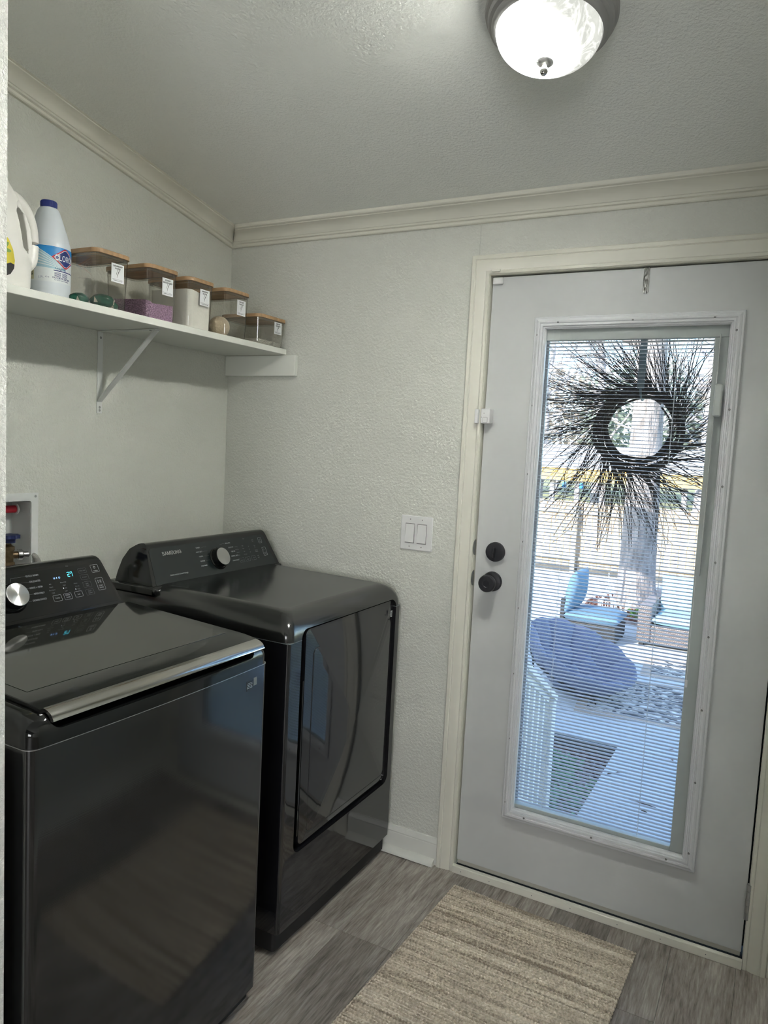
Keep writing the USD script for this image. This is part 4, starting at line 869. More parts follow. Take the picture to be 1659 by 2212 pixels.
part('panel_print', cat(*ms), M['print'], dy, smooth=False, kind='stuff'); part('panel_print', cat(*dm), M['printdim'], dy, smooth=False, label='faint panel lettering', kind='stuff')
SD = Plane((XO + .0008, -.128, .9005), (0, 1, 0), (0, 0, 1))
part('front_sticker', cat(SD.rect(.0165, .0275, -.004, .018, lift=.0004)), M['paper'], dy, label='small white sticker'); part('sticker_field', SD.rect(.0188, .0252, -.001, .015, lift=.0008), M['printdim'], dy)
part('sticker_lines', cat(SD.rect(.000, .015, .006, .0073, lift=.0004), SD.rect(.002, .013, .002, .0028, lift=.0004)), M['printdim'], dy)

# ================================================================== RUG
RW, RL, RP = .598, .92, .0112
rt = math.radians(-2.4); rc0 = np.array([1.1450, -.0905])           # corner nearest the door, left
rex = np.array([math.cos(rt), math.sin(rt)]); rey = np.array([math.sin(rt), -math.cos(rt)])
nu, nv_ = 380, 560
U, V = np.meshgrid(np.linspace(0, RW, nu), np.linspace(0, RL, nv_), indexing='ij')
wob = .0022 * (meshkit.fbm(np.stack([U * 7, V * 3, U * 0], -1), 3, 2) - .5) * 2
rowc = (V + wob) / RP; row = np.floor(rowc); fr_ = rowc - row
rs = np.random.default_rng(5).random(600)
phase = (row % 2) * .5 + rs[(row.astype(int)) % 600] * .3
bump_ = np.abs(np.sin(np.pi * (U / .0098 + phase))) ** .7
gap = np.sin(np.pi * np.clip(fr_, 0, 1)) ** .55
deep = np.where(rs[(row.astype(int) * 7 + 3) % 600] < .22, .55, 1.0)
H = .0030 + .0068 * gap * (.45 + .55 * bump_) * deep + .0012 * (meshkit.noise(np.stack([U * 160, V * 160, U * 0], -1), 9) - .5)
edge = np.minimum(np.minimum(U, RW - U) / .006, np.minimum(V, RL - V) / .006).clip(0, 1); H = H * (edge ** .5) + .0004
eu = U + .0020 * np.sin(row * 2.4) * (np.abs(U / RW - .5) * 2) ** 12
XY = rc0 + eu[..., None] * rex + V[..., None] * rey
VV = np.concatenate([XY, H[..., None] + .0004], -1).reshape(-1, 3)
ii, jj = np.meshgrid(np.arange(nu - 1), np.arange(nv_ - 1), indexing='ij'); a = (ii * nv_ + jj).ravel(); b = a + 1; c = a + nv_; d = c + 1
M['jute'] = usdkit.material(stage, '/World/Looks/jute_weave', {
    'tc': ('texture_coordinate', {}), 'mp': ('mapping', {'scale': (1.5, 40, 1), 'rotation': (0, 0, -rt)}), 'n': ('noise_texture', {'scale': 1.0, 'detail': 3.0, 'roughness': .6}),
    'm2': ('mapping', {'scale': (150, 150, 150)}), 'n2': ('noise_texture', {'scale': 1.0, 'detail': 2.0}), 'mx': ('mix_float', {'fac': .36}),
    'r': ('rgb_ramp', {'ramp': [(0.0, (.17, .135, .10)), (.38, (.30, .25, .195)), (.5, (.50, .43, .35)), (.6, (.62, .55, .455)), (1.0, (.72, .66, .56))]}),
    'p': ('principled_bsdf', {'roughness': .9, 'specular_ior_level': .2})},
    [('tc.object', 'mp.vector'), ('mp.vector', 'n.vector'), ('tc.object', 'm2.vector'), ('m2.vector', 'n2.vector'), ('n.fac', 'mx.a'), ('n2.fac', 'mx.b'), ('mx.result', 'r.fac'), ('r.color', 'p.base_color')], surface='p.BSDF')
rgt = thing('woven_rug', 'natural jute woven rug with brown stripes on the floor in front of the door', 'rug', (1.46, -.55, 0))
part('weave', trimesh.Trimesh(VV, np.vstack([np.column_stack([a, b, c]), np.column_stack([b, d, c])])[:, [0, 2, 1]], process=False), M['jute'], rgt, smooth=True, label='coarse row weave')
bind = []
for s in (0, 1):
    P0 = rc0 + rex * (RW * s); pp = [np.append(P0 + rey * t, .0040) + np.append(rex * .0015 * math.sin(t * 700), 0) for t in np.linspace(.002, RL - .002, 160)]
    part('edge_binding', tube(pp, .0034, 6), M['jute'], rgt, smooth=True)

# ================================================================== THE YARD
ZG, ZB = -.85, -.935
M['concrete'] = pbr('patio_concrete', (0.50, 0.50, 0.49), .85, var=(1.6, .10, 5), bump=(60, .3, .003, 4))
M['dark_edging'] = pbr('edge_timber', (0.10, 0.095, 0.09), .9, var=((3, 40, 40), .4, 3))
M['soil'] = pbr('bed_soil', (0.27, 0.21, 0.19), .95, var=(30, .5, 4), bump=(60, .8, .01, 4))
M['lawn'] = pbr('lawn', (0.26, 0.25, 0.12), .95, var=(1.2, .35, 5), bump=(40, .8, .02, 4))
M['railw'] = pbr('railing_paint', (0.72, 0.68, 0.59), .6, var=((6, 6, 6), .08, 3))
M['cedar'] = pbr('fence_board', (0.48, 0.355, 0.245), .85, var=((22, 22, 1.6), .22, 4), rand=.16)
M['rail_wood'] = pbr('fence_rail_wood', (0.33, 0.29, 0.23), .85, var=((1.6, 22, 22), .25, 4))
M['bark'] = pbr('tree_bark', (0.27, 0.235, 0.225), .95, var=((16, 16, 3.2), .5, 5), bump=((26, 26, 5), 1.0, .05, 5))
M['greybark'] = pbr('far_bark', (0.36, 0.33, 0.34), .95, var=((9, 9, 2), .4, 3))
M['navy'] = pbr('cushion_navy', (0.125, 0.14, 0.215), .9, var=(5, .15, 3), bump=(200, .3, .002, 2), rand=0)
M['aqua'] = pbr('cushion_aqua', (0.10, 0.19, 0.28), .9, bump=(220, .3, .002, 2))
M['paleaqua'] = pbr('cushion_pale_aqua', (0.26, 0.43, 0.50), .9, bump=(220, .3, .002, 2))
M['wicker'] = usdkit.material(stage, '/World/Looks/wicker', {
    'tc': ('texture_coordinate', {}), 's': ('separate_xyz', {}), 'ad': ('math', {'math_type': 'add'}), 'cb': ('combine_xyz', {}),
    'b': ('brick_texture', {'color1': (.30, .255, .24), 'color2': (.22, .18, .17), 'mortar': (.05, .04, .04), 'scale': 1.0, 'mortar_size': .0035, 'brick_width': .026, 'row_height': .016, 'mortar_smooth': .3}),
    'bp': ('bump', {'strength': .8, 'distance': .004}), 'p': ('principled_bsdf', {'roughness': .6})},
    [('tc.object', 's.vector'), ('s.x', 'ad.value1'), ('s.y', 'ad.value2'), ('ad.value', 'cb.x'), ('s.z', 'cb.y'), ('cb.vector', 'b.vector'), ('b.color', 'p.base_color'), ('b.fac', 'bp.height'), ('bp.normal', 'p.normal')], surface='p.BSDF')
M['leafy'] = usdkit.material(stage, '/World/Looks/leaf_green', {
    'oi': ('geometry', {}), 'r': ('rgb_ramp', {'ramp': [(0, (.13, .26, .13)), (.5, (.24, .42, .20)), (1, (.36, .48, .26))]}), 'd': ('principled_bsdf', {'roughness': .6}), 't': ('translucent_bsdf', {}), 'm': ('mix_closure', {'fac': .3})},
    [('oi.random_per_island', 'r.fac'), ('r.color', 'd.base_color'), ('r.color', 't.color'), ('d.BSDF', 'm.closure1'), ('t.BSDF', 'm.closure2')], surface='m.closure')
def leafmat(name, cols):
    return usdkit.material(stage, '/World/Looks/' + name, {
        'oi': ('geometry', {}), 'r': ('rgb_ramp', {'ramp': [(i / (len(cols) - 1), c) for i, c in enumerate(cols)]}), 'd': ('principled_bsdf', {'roughness': .75}), 't': ('translucent_bsdf', {}), 'm': ('mix_closure', {'fac': .25})},
        [('oi.random_per_island', 'r.fac'), ('r.color', 'd.base_color'), ('r.color', 't.color'), ('d.BSDF', 'm.closure1'), ('t.BSDF', 'm.closure2')], surface='m.closure')
M['litter'] = leafmat('leaf_litter', [(.16, .10, .08), (.34, .22, .17), (.50, .35, .28), (.62, .52, .45), (.38, .17, .15)])
M['chips'] = leafmat('mulch_chips', [(.13, .05, .035), (.26, .11, .08), (.38, .18, .14), (.50, .40, .36), (.16, .07, .05)])
M['winter'] = leafmat('winter_leaves', [(.36, .31, .27), (.48, .42, .33), (.58, .48, .34), (.42, .40, .36)])
M['evergreen'] = leafmat('evergreen_leaves', [(.20, .24, .20), (.30, .32, .26), (.40, .40, .30)])

solo('lawn', ext(sbox(-70, .15, 50, 75), 'z', -1.09, -1.0), M['lawn'], 'dry winter grass of the yard behind the wooden fence', 'lawn', smooth=False)
st = thing('porch_steps', 'concrete porch steps going down from the back door', 'steps', (1.5, .8, -.9))
for k, (y0, y1, z) in enumerate(((.14, .80, -.20), (.801, 1.10, -.36), (1.101, 1.40, -.52), (1.401, 1.70, -.68))):
    part('step', bb(1.0, 2.25, y0, y1, ZB, z, .01), M['concrete'], st)
wk = solo('walkway', ext(sbox(1.02, 1.71, 2.35, 3.738), 'z', ZB - .05, ZG), M['concrete'], 'smooth concrete walkway running from the door to the patio', 'walkway', smooth=False)
bed = Polygon([(3.2, 8.5), (.50, 8.42), (.10, 8.50), (-.58, 9.40), (-.62, 9.9), (.10, 11.6), (1.6, 12.3), (3.2, 12.0)])
pat = sbox(-6.0, 3.742, 4.0, 12.55).difference(bed)
pt = thing('patio', 'wide concrete patio between the house and the fence', 'patio', (0, 7, -.9))
joints = shapely.union_all([sbox(-6, y - .006, 4, y + .006) for y in (5.6, 7.6, 9.6, 11.2)] + [sbox(x - .006, 3, x + .006, 13) for x in (-4.2, -1.9, 2.6)])
for g in getattr(pat.difference(joints), 'geoms', []):
    part('slab', ext(g, 'z', ZB - .05, ZG), M['concrete'], pt, smooth=False)
part('joint_bed', ext(pat, 'z', ZB - .06, ZG - .012), M['dark_edging'], pt, smooth=False)
part('edge_timber', bb(-6, 1.015, 3.690, 3.738, ZB, ZG - .002, .006), M['dark_edging'], pt, label='dark edge strip along the garden bed')  # dark edging strip below the slab top
gb = thing('garden_bed', 'narrow garden bed with ivy and fallen leaves left of the walkway', 'garden bed', (-.5, 2, -.95))
part('soil', ext(sbox(-3.0, .14, 1.018, 3.688), 'z', ZB - .06, ZB), M['soil'], gb, smooth=False)
def quads(P, size, r, flat=.5, aspect=.6):
    """small leaf shapes: bent diamonds of two triangles each side"""
    n = len(P); d = r.normal(0, 1, (n, 3)); d[:, 2] *= flat; d /= np.linalg.norm(d, axis=1, keepdims=True)
    e = np.cross(d, r.normal(0, 1, (n, 3))); e /= np.linalg.norm(e, axis=1, keepdims=True); up = np.cross(d, e)
    s = (size * r.uniform(.6, 1.4, n))[:, None]
    V = np.stack([P - d * s, P - e * s * aspect + up * s * .18, P + d * s, P + e * s * aspect + up * s * .18], 1).reshape(-1, 3)
    k = np.arange(n) * 4; F = np.vstack([np.column_stack([k, k + 1, k + 2]), np.column_stack([k, k + 2, k + 3])])
    return trimesh.Trimesh(V, F, process=False)
q = np.random.default_rng(21)
P = np.column_stack([q.uniform(-.6, 1.0, 1500), 3.67 - np.abs(q.normal(0, .42, 1500)), np.full(1500, ZB + .012)]); P = P[P[:, 1] > 1.6]
solo('fallen_leaves', quads(P, .026, q, .18), M['litter'], 'brown fallen leaves lying in the bed below the patio edge', 'leaves', kind='stuff', smooth=False)
P = np.column_stack([q.uniform(-.4, 1.0, 16000), q.uniform(1.2, 3.4, 16000), ZB + q.uniform(.01, .09, 16000)]); keep = meshkit.fbm(np.column_stack([P[:, 0] * 2.2, P[:, 1] * 2.2, P[:, 2] * 0]), 3, 4) + .14 * (P[:, 0] < .85) - .25 * (P[:, 1] > 3.05) > .36
solo('ground_ivy', quads(P[keep], .021, q, .35), M['leafy'], 'low green ivy covering the bed beside the stair railing', 'ivy', kind='stuff', smooth=False)

# stair railing
rlx = .790
sr = thing('stair_railing', 'pale painted wooden stair railing with square balusters left of the steps', 'railing', (rlx, 1.3, ZB))
r0, r1 = np.array([.35, .995]), np.array([2.390, -.120])
dr_ = (r1 - r0) / np.linalg.norm(r1 - r0); nr = np.array([-dr_[1], dr_[0]])
def slope_bar(off, th, x0, x1, a=r0, b=r1):
    return ext(Polygon([a + nr * off, b + nr * off, b + nr * (off + th), a + nr * (off + th)]), 'x', x0, x1)
part('top_rail', slope_bar(0, .036, rlx - .046, rlx + .046), M['railw'], sr, smooth=False)
part('under_rail', slope_bar(-.040, .038, rlx - .020, rlx + .020, r0, np.array([2.30, r0[1] + (2.30 - r0[0]) * dr_[1] / dr_[0]])), M['railw'], sr, smooth=False)
part('bottom_rail', slope_bar(-.700, .040, rlx - .020, rlx + .020, r0, np.array([2.30, r0[1] + (2.30 - r0[0]) * dr_[1] / dr_[0]])), M['railw'], sr, smooth=False)
part('newel_post', bb(rlx - .044, rlx + .044, 2.300, 2.388, ZB, -.110, .004), M['railw'], sr)
part('newel_post', bb(rlx - .044, rlx + .044, .35, .438, ZB, .93, .004), M['railw'], sr)
for y in np.arange(.53, 2.26, .118):
    zt = r0[1] + (y - r0[0]) * dr_[1] / dr_[0]
    part('baluster', bb(rlx - .018, rlx + .018, y - .018, y + .018, zt - .84, zt - .035, .002), M['railw'], sr, smooth=False)
solo('garden_hose', tube(bez((.66, 1.9, .15), (.66, 2.25, -.25), (.66, 2.50, -.60), (.66, 2.72, ZB + .02), 24), .016, 10), pbr('hose_teal', (.03, .22, .26), .5), 'teal garden hose hanging down behind the stair railing', 'hose', smooth=60)

# round papasan chair
PC, PR = np.array([.355, 4.95, -.58]), .57
ax = np.array([.36, -.10, .92]); ax /= np.linalg.norm(ax); px = np.cross([0, 1, 0], ax); px /= np.linalg.norm(px); py = np.cross(ax, px)
pp = thing('papasan_chair', 'round tufted blue grey papasan chair on thin black legs on the patio', 'chair', (PC[0], PC[1], ZG))
nt, nr_ = 220, 56; th = np.linspace(0, 2 * np.pi, nt, endpoint=False)
def bowlpt(r, t, off):
    z = .36 * r**2 - .20 + off
    return PC + (PR * r * np.cos(t))[..., None] * px + (PR * r * np.sin(t))[..., None] * py + (z if np.ndim(z) else np.full_like(t, z))[..., None] * ax
cells = np.array([(0, 0)] + [(.43 * math.cos(a), .43 * math.sin(a)) for a in np.arange(6) * math.pi / 3 + .3] + [(.84 * math.cos(a), .84 * math.sin(a)) for a in np.arange(11) * 2 * math.pi / 11])
def puff(r, t):
    x, y = r * np.cos(t), r * np.sin(t); d = np.sort(np.hypot(x[:, None] - cells[:, 0], y[:, None] - cells[:, 1]), axis=1)
    return .006 + .19 * np.clip((d[:, 1] - d[:, 0]) / .36, 0, 1) ** .5 * (1 - .45 * r) * np.sqrt(np.clip(1 - r**9, 0, 1))
ringsT = [bowlpt(np.full(nt, r), th, puff(np.full(nt, r), th)) for r in np.linspace(.0, 1.0, nr_)]
ringsB = [bowlpt(np.full(nt, r), th, -.35 * puff(np.full(nt, r), th) - .012) for r in np.linspace(1.0, 0, nr_)]
part('cushion', fix(loft(ringsT + ringsB)), M['navy'], pp, smooth=True, label='tufted round cushion')
rim = np.array([PC + PR * .80 * (math.cos(a) * px + math.sin(a) * py) + ax * (.36 * .64 - .20 - .055) for a in np.linspace(0, 2 * np.pi, 49)])
part('hoop', tube(rim, .011, 8), M['matteblk'], pp)
for sx, sy in ((-.62, -.5), (.55, -.55), (.6, .5), (-.55, .55)):
    top = PC + PR * .78 * (sx * px + sy * py) / math.hypot(sx, sy) + ax * (-.045); foot = np.array([PC[0] + sx * .52, PC[1] + sy * .52, ZG + .008])
    part('leg', tube([top, (top + foot) / 2 + (0, 0, .0), foot], .009, 8), M['matteblk'], pp)
part('leg_ring', tube([np.array([PC[0] + .34 * math.cos(a), PC[1] + .34 * math.sin(a), ZG + .10]) for a in np.linspace(0, 2 * np.pi, 33)], .008, 6), M['matteblk'], pp)

# patterned outdoor mats
M['mat'] = usdkit.material(stage, '/World/Looks/mat_print', {
    'tc': ('texture_coordinate', {}), 'mp': ('mapping', {'scale': (9, 14, 1)}), 'n': ('noise_texture', {'scale': 1.0, 'detail': 2.0, 'distortion': 1.6}),
    'r': ('rgb_ramp', {'ramp': [(0, (.045, .045, .05)), (.47, (.05, .05, .055)), (.50, (.42, .38, .33)), (.60, (.46, .40, .34)), (.63, (.66, .64, .60)), (1, (.70, .68, .64))]}), 'p': ('principled_bsdf', {'roughness': .9})},
    [('tc.object', 'mp.vector'), ('mp.vector', 'n.vector'), ('n.fac', 'r.fac'), ('r.color', 'p.base_color')], surface='p.BSDF')
M['tan'] = pbr('mat_border', (.40, .31, .24), .9)
def mat_rug(x0, x1, y0, y1, label, rot, nm):
    t = thing('outdoor_mat', label, 'mat', ((x0 + x1) / 2, (y0 + y1) / 2, ZG), 'patterned mats on the patio'); c = ((x0 + x1) / 2, (y0 + y1) / 2)
    o = affinity.rotate(rrect(x0, x1, y0, y1, .03), rot, origin=c); i = affinity.rotate(sbox(x0 + .10, y0 + .10, x1 - .10, y1 - .10), rot, origin=c)
    part('border', ext(o.difference(i), 'z', ZG + .0004, ZG + .009), M['tan'], t); part('field', ext(i, 'z', ZG + .0004, ZG + .0075), M['mat'], t)
mat_rug(.42, 2.1, 4.46, 5.75, 'near dark leaf print mat with tan border under the papasan chair', 7, 'a')
mat_rug(.80, 2.5, 6.00, 6.85, 'far dark leaf print mat in front of the wicker sofa', 4, 'b')

def pillow(c, ex, ey, ez, sx, sy, sz, n=26, p=.42, wr_=0.0):
    """stuffed cushion: half sizes sx, sy along ex, ey; half thickness sz along ez"""
    u = np.linspace(-1, 1, n); A, B = np.meshgrid(u, u, indexing='ij'); e = ((1 - A**2).clip(0) * (1 - B**2).clip(0)) ** p
    A2, B2 = A * (1 - .05 * (1 - B**2) * 0 + .03 * B**2), B * (1 + .03 * A**2)
    def surf(s):
        h = s * sz * e * (1 + wr_ * (meshkit.fbm(np.stack([A * 2.2, B * 2.2, A * 0 + s], -1), 3, 3) - .5))
        return np.asarray(c) + (A2 * sx)[..., None] * ex + (B2 * sy)[..., None] * ey + h[..., None] * ez
    T, Bm = surf(1).reshape(-1, 3), surf(-1).reshape(-1, 3); i, j = np.meshgrid(np.arange(n - 1), np.arange(n - 1), indexing='ij'); k = (i * n + j).ravel()
    f = np.vstack([np.column_stack([k, k + n, k + 1]), np.column_stack([k + 1, k + n, k + n + 1])])
    return fix(trimesh.Trimesh(np.vstack([T, Bm]), np.vstack([f, f[:, ::-1] + n * n]), process=False))
E3 = np.eye(3)
# armless lounge chair, facing right
ac = thing('lounge_chair', 'low armless patio chair with aqua seat and back cushion behind the papasan chair', 'chair', (0, 7.3, ZG))
part('base', rb(-.34, .36, 7.02, 7.66, ZG + .03, ZG + .24, .02), M['matteblk'], ac)
for x in (-.30, .32):
    for y in (7.06, 7.62):
        part('leg', bb(x - .025, x + .025, y - .025, y + .025, ZG, ZG + .035, .004), M['matteblk'], ac)
part('back_frame', hull([(-.36, y, z) for y in (7.06, 7.62) for z in (ZG + .10, ZG + .50)] + [(-.31, y, z) for y in (7.06, 7.62) for z in (ZG + .10, ZG + .50)]), M['matteblk'], ac)
part('seat_cushion', pillow((.04, 7.34, ZG + .30), E3[0], E3[1], E3[2], .34, .34, .075, p=.25), M['aqua'], ac, smooth=60)
eb = np.array([.22, 0, .975]); part('back_cushion', pillow((-.235, 7.34, ZG + .60), E3[1], eb, np.cross(E3[1], eb), .30, .27, .115, p=.5, wr_=.5), M['aqua'], ac, smooth=60)

# wicker sofa, facing the house
so = thing('wicker_sofa', 'grey brown wicker patio sofa with pale aqua cushions at the right', 'sofa', (1.4, 7.8, ZG))
SX0, SX1, SY0, SY1 = .56, 2.62, 7.30, 8.16
part('front_panel', bb(SX0 + .17, SX1 - .17, SY0, SY0 + .05, ZG + .05, ZG + .27, .01), M['wicker'], so)
part('seat_deck', bb(SX0 + .17, SX1 - .17, SY0 + .051, SY1 - .10, ZG + .05, ZG + .27, .01), M['wicker'], so)
part('back_panel', bb(SX0 + .17, SX1 - .17, SY1 - .099, SY1, ZG + .05, ZG + .66, .02), M['wicker'], so)
for x0 in (SX0, SX1 - .169):
    part('arm', rb(x0, x0 + .169, SY0 - .01, SY1, ZG + .05, ZG + .52, .03), M['wicker'], so, smooth=30)
for x in (SX0 + .06, SX1 - .06):
    for y in (SY0 + .06, SY1 - .06): part('leg', bb(x - .03, x + .03, y - .03, y + .03, ZG, ZG + .06, .004), M['matteblk'], so)
for k in range(2):
    xm = SX0 + .17 + .43 + k * .86
    part('seat_cushion', pillow((xm, SY0 + .36, ZG + .345), E3[0], E3[1], E3[2], .425, .38, .075, p=.22), M['paleaqua'], so, smooth=60)
    eb = np.array([0, .2, .98]); part('back_cushion', pillow((xm, SY1 - .22, ZG + .60), E3[0], eb, np.cross(E3[0], eb), .42, .23, .10, p=.35), M['paleaqua'], so, smooth=60)
th_ = pillow((SX0 + .95, SY0 + .30, ZG + .44), np.array([.8, .6, 0]), np.array([-.6, .8, .35]) / 1.06, np.array([.2, -.28, .94]), .20, .16, .06)
part('throw_cushion', th_, M['aqua'], so, smooth=60, label='small darker blue throw cushion')
# long dark navy block behind the sofa
sb = thing('deck_box', 'dark navy block standing behind the wicker sofa', 'deck box', (1.6, 9.0, ZG))
part('body', rb(.70, 2.9, 8.55, 9.10, ZG - .02, ZG + .50, .03), pbr('block_navy', (.045, .06, .15), .8), sb, smooth=30); part('lid', rb(.68, 2.92, 8.53, 9.12, ZG + .502, ZG + .56, .02), pbr('block_dark', (.05, .055, .10), .7), sb, smooth=30)

# mulch bed with the tree, planter and plants
mb = thing('mulch_bed', 'reddish bark mulch bed around the big tree', 'garden bed', (.5, 10, -.9))
part('soil', ext(bed.buffer(-.01), 'z', ZB - .05, ZG + .015), M['soil'], mb, smooth=False)
q = np.random.default_rng(31); P = np.column_stack([q.uniform(-.7, 1.6, 6000), q.uniform(8.4, 10.6, 6000), ZG + q.uniform(.015, .045, 6000)])
P = P[[bed.buffer(-.03).contains(Point(a, b)) for a, b, _ in P]]
solo('mulch_chips', quads(P, .026, q, .25, .45), M['chips'], 'scattered red brown mulch chips on the bed under the tree', 'mulch', kind='stuff', smooth=False)
TC = np.array([.125, 9.80]); tz = [ZG - .05, -.80, -.72, -.60, -.40, -.10, .3, .8, 1.4, 2.0, 2.8, 3.8, 5.0, 6.2]; trd = [.375, .355, .325, .302, .285, .270, .262, .255, .245, .235, .225, .215, .20, .17]
nt = 96; tht = np.linspace(0, 2 * np.pi, nt, endpoint=False); R = []
zz_ = np.linspace(tz[0], tz[-1], 150)
for z in zz_:
    r = np.interp(z, tz, trd); fl_ = max(0, (-.35 - z)) * .35
    wv = 1 + fl_ * .5 * np.cos(5 * tht + .6) + .055 * (meshkit.fbm(np.stack([np.cos(tht) * 4.5, np.sin(tht) * 4.5, np.full(nt, z * 1.3)], 1), 4, 8) - .5) * 2
    R.append(np.column_stack([TC[0] - .012 * (z + .85) + r * wv * np.cos(tht), TC[1] + r * wv * np.sin(tht), np.full(nt, z)]))
tr = thing('tree', 'large rough barked tree trunk rising from the mulch bed', 'tree', (TC[0], TC[1], ZG))
part('trunk', fix(loft(R, caps=True)), M['bark'], tr, smooth=True)
q = np.random.default_rng(41)
for k, (z, a, L, up) in enumerate(((3.2, 3.3, 3.6, .45), (3.9, 4.9, 3.2, .5), (4.6, .6, 3.4, .6), (5.2, 2.2, 3.0, .7), (5.6, 5.6, 2.6, .9), (6.0, 3.9, 2.4, 1.2))):
    b = np.array([TC[0] - .012 * (z + .85), TC[1], z]); d = np.array([math.cos(a), math.sin(a), up]); d /= np.linalg.norm(d); s = np.linspace(0, 1, 10)[:, None]
    lp = b + d * L * s + np.array([0, 0, .5]) * s**2 + q.normal(0, .04, (10, 3)) * s
    lm = part('limb', tube(lp, np.linspace(.11, .03, 10), 10), M['bark'], tr, smooth=60); tw_ = []
    for j in range(14):
        i = q.integers(3, 10); dd2 = d + q.normal(0, .55, 3); dd2 /= np.linalg.norm(dd2); l2 = q.uniform(.6, 1.5)
        tw_.append(tube(lp[i] + dd2 * l2 * np.linspace(0, 1, 5)[:, None] + q.normal(0, .03, (5, 3)), np.linspace(.022, .006, 5), 5))
    part('twigs', cat(*tw_), M['bark'], lm, kind='stuff')
pl_ = thing('planter_stand', 'white teepee shaped wire planter stand at the foot of the tree', 'planter', (-.10, 8.75, ZG))
PX, PY = -.10, 8.72; wh = M['white']
for sx, sy in ((-.15, -.13), (.15, -.13), (.15, .13), (-.15, .13)):
    part('pole', tube([(PX + sx * 1.0, PY + sy, ZG + .016), (PX - sx * .22, PY - sy * .22, ZG + .56)], .009, 8), wh, pl_)
part('basket_band', cat(*[tube([(PX + .125 * math.cos(a), PY + .115 * math.sin(a), ZG + z) for a in np.linspace(0, 2 * np.pi, 25)], .006, 6) for z in (.13, .25)]), wh, pl_)
for k in range(10):
    a = k * .628; part('basket_wire', tube([(PX + .125 * math.cos(a), PY + .115 * math.sin(a), ZG + .13), (PX + .125 * math.cos(a), PY + .115 * math.sin(a), ZG + .25)], .005, 6), wh, pl_)
part('finial_ring', cat(lathe([(.012, 0), (.024, .01), (.012, .03), (.012, 0)], (PX, PY, ZG + .47), (0, 0, 1), 16), tube([(PX, PY, ZG + .55), (PX, PY, ZG + .66)], .008, 8)), wh, pl_)
sp = thing('spiky_plant', 'dry spiky plant with pale stalks beside the planter stand', 'plant', (.12, 8.8, ZG))
q = np.random.default_rng(51)
for k in range(11):
    a = q.uniform(0, 6.28); t_ = q.uniform(.12, .8); l = q.uniform(.26, .42); b = np.array([.13, 8.80, ZG + .014]); e = b + np.array([math.cos(a) * t_, math.sin(a) * t_, 1.0]) / math.hypot(t_, 1) * l
    part('stalk', hull([b + (.007, 0, 0), b - (.007, 0, 0), b + (0, .007, 0), (b + e) / 2 + (.008, 0, 0), (b + e) / 2 - (.008, 0, .0), e]), pbr(f'stalk_{k}', (.56, .55, .44), .7) if k == 0 else UsdShade.Material.Get(stage, '/World/Looks/stalk_0'), sp, smooth=False)
gp = thing('green_plant', 'small bright green leafy plant in the mulch right of the planter', 'plant', (.36, 8.75, ZG))
P = np.array([.37, 8.72, ZG + .10]) + q.normal(0, 1, (130, 3)) * (.075, .06, .045)
part('leaves', quads(P, .026, q, .6), leafmat('bright_leaves', [(.06, .17, .03), (.12, .27, .06), (.26, .38, .12)]), gp, kind='stuff', smooth=False)
part('stems', cat(*[tube([(.37, 8.72, ZG + .014), (.37 + q.normal(0, .05), 8.72 + q.normal(0, .04), ZG + .13)], .004, 5) for _ in range(6)]), M['leafy'], gp, kind='stuff')

# wooden fence
FY = 13.05
fe = thing('wooden_fence', 'tan wooden board fence with horizontal rails across the back of the yard', 'fence', (-.5, FY, ZG))
q = np.random.default_rng(61)
for x in np.arange(-5.6, 3.6, .142):
    t = q.uniform(-.012, .012)
    part('board', bb(x, x + .138, FY + .04 + q.uniform(0, .004), FY + .058 + q.uniform(0, .004), -.90, .545 + t, .004), M['cedar'], fe, smooth=False)
for z in (.335, -.100, -.640):
    part('rail', bb(-5.7, 3.7, FY, FY + .038, z - .045, z + .045, .004), M['rail_wood'], fe)
for x in (-4.1, -1.665, .78, 3.2):
    part('post', bb(x - .048, x + .048, FY - .10, FY - .002, -.96, .47, .006), M['rail_wood'], fe)
part('kick_board', bb(-5.7, 3.7, FY - .012, FY + .036, -.96, -.80, .004), M['dark_edging'], fe, label='dark board along the ground')

# neighbour's long open shed
nh = thing('neighbor_shed', 'long open sided shed with yellow fascia boards behind the fence', 'shed', (-2, 25, -1))
M['yellow'] = pbr('fascia_yellow', (.72, .45, .14), .7, var=((1, 8, 8), .15, 3)); M['roofw'] = pbr('shed_roof', (.68, .67, .66), .6)
part('roof', hull([(x, y, z) for x in (-12, 6) for y, z in ((24.6, 1.03), (24.6, 1.10), (29, 1.95), (29, 1.88))]), M['roofw'], nh, smooth=False)
for k in range(3): part('fascia_board', bb(-12, 6, 24.72 - .012 * k, 24.76 - .012 * k, .56 + .152 * k, .708 + .152 * k, .006), M['yellow'], nh)
for x in np.arange(-11.0, 5.9, .92): part('post', bb(x - .085, x + .085, 24.9, 25.07, -.98, 1.02, .01), M['greybark'], nh)
for x, lab in ((-4.98, 'left small blue lantern hanging under the yellow shed fascia'), (-4.36, 'right small blue lantern hanging under the yellow shed fascia')):
    ln = thing('hanging_lantern', lab, 'lantern', (x, 24.74, .5), 'blue lanterns under the shed roof')
    part('globe', lathe([(0, 0), (.05, .01), (.085, .07), (.085, .15), (.05, .21), (0, .22)], (x, 24.74, .30), (0, 0, 1), 20), pbr('lantern_blue', (.04, .22, .60), .4) if x < -4.9 else UsdShade.Material.Get(stage, '/World/Looks/lantern_blue'), ln); part('hook', tube([(x, 24.74, .52), (x, 24.74, .56)], .008, 6), M['matteblk'], ln)

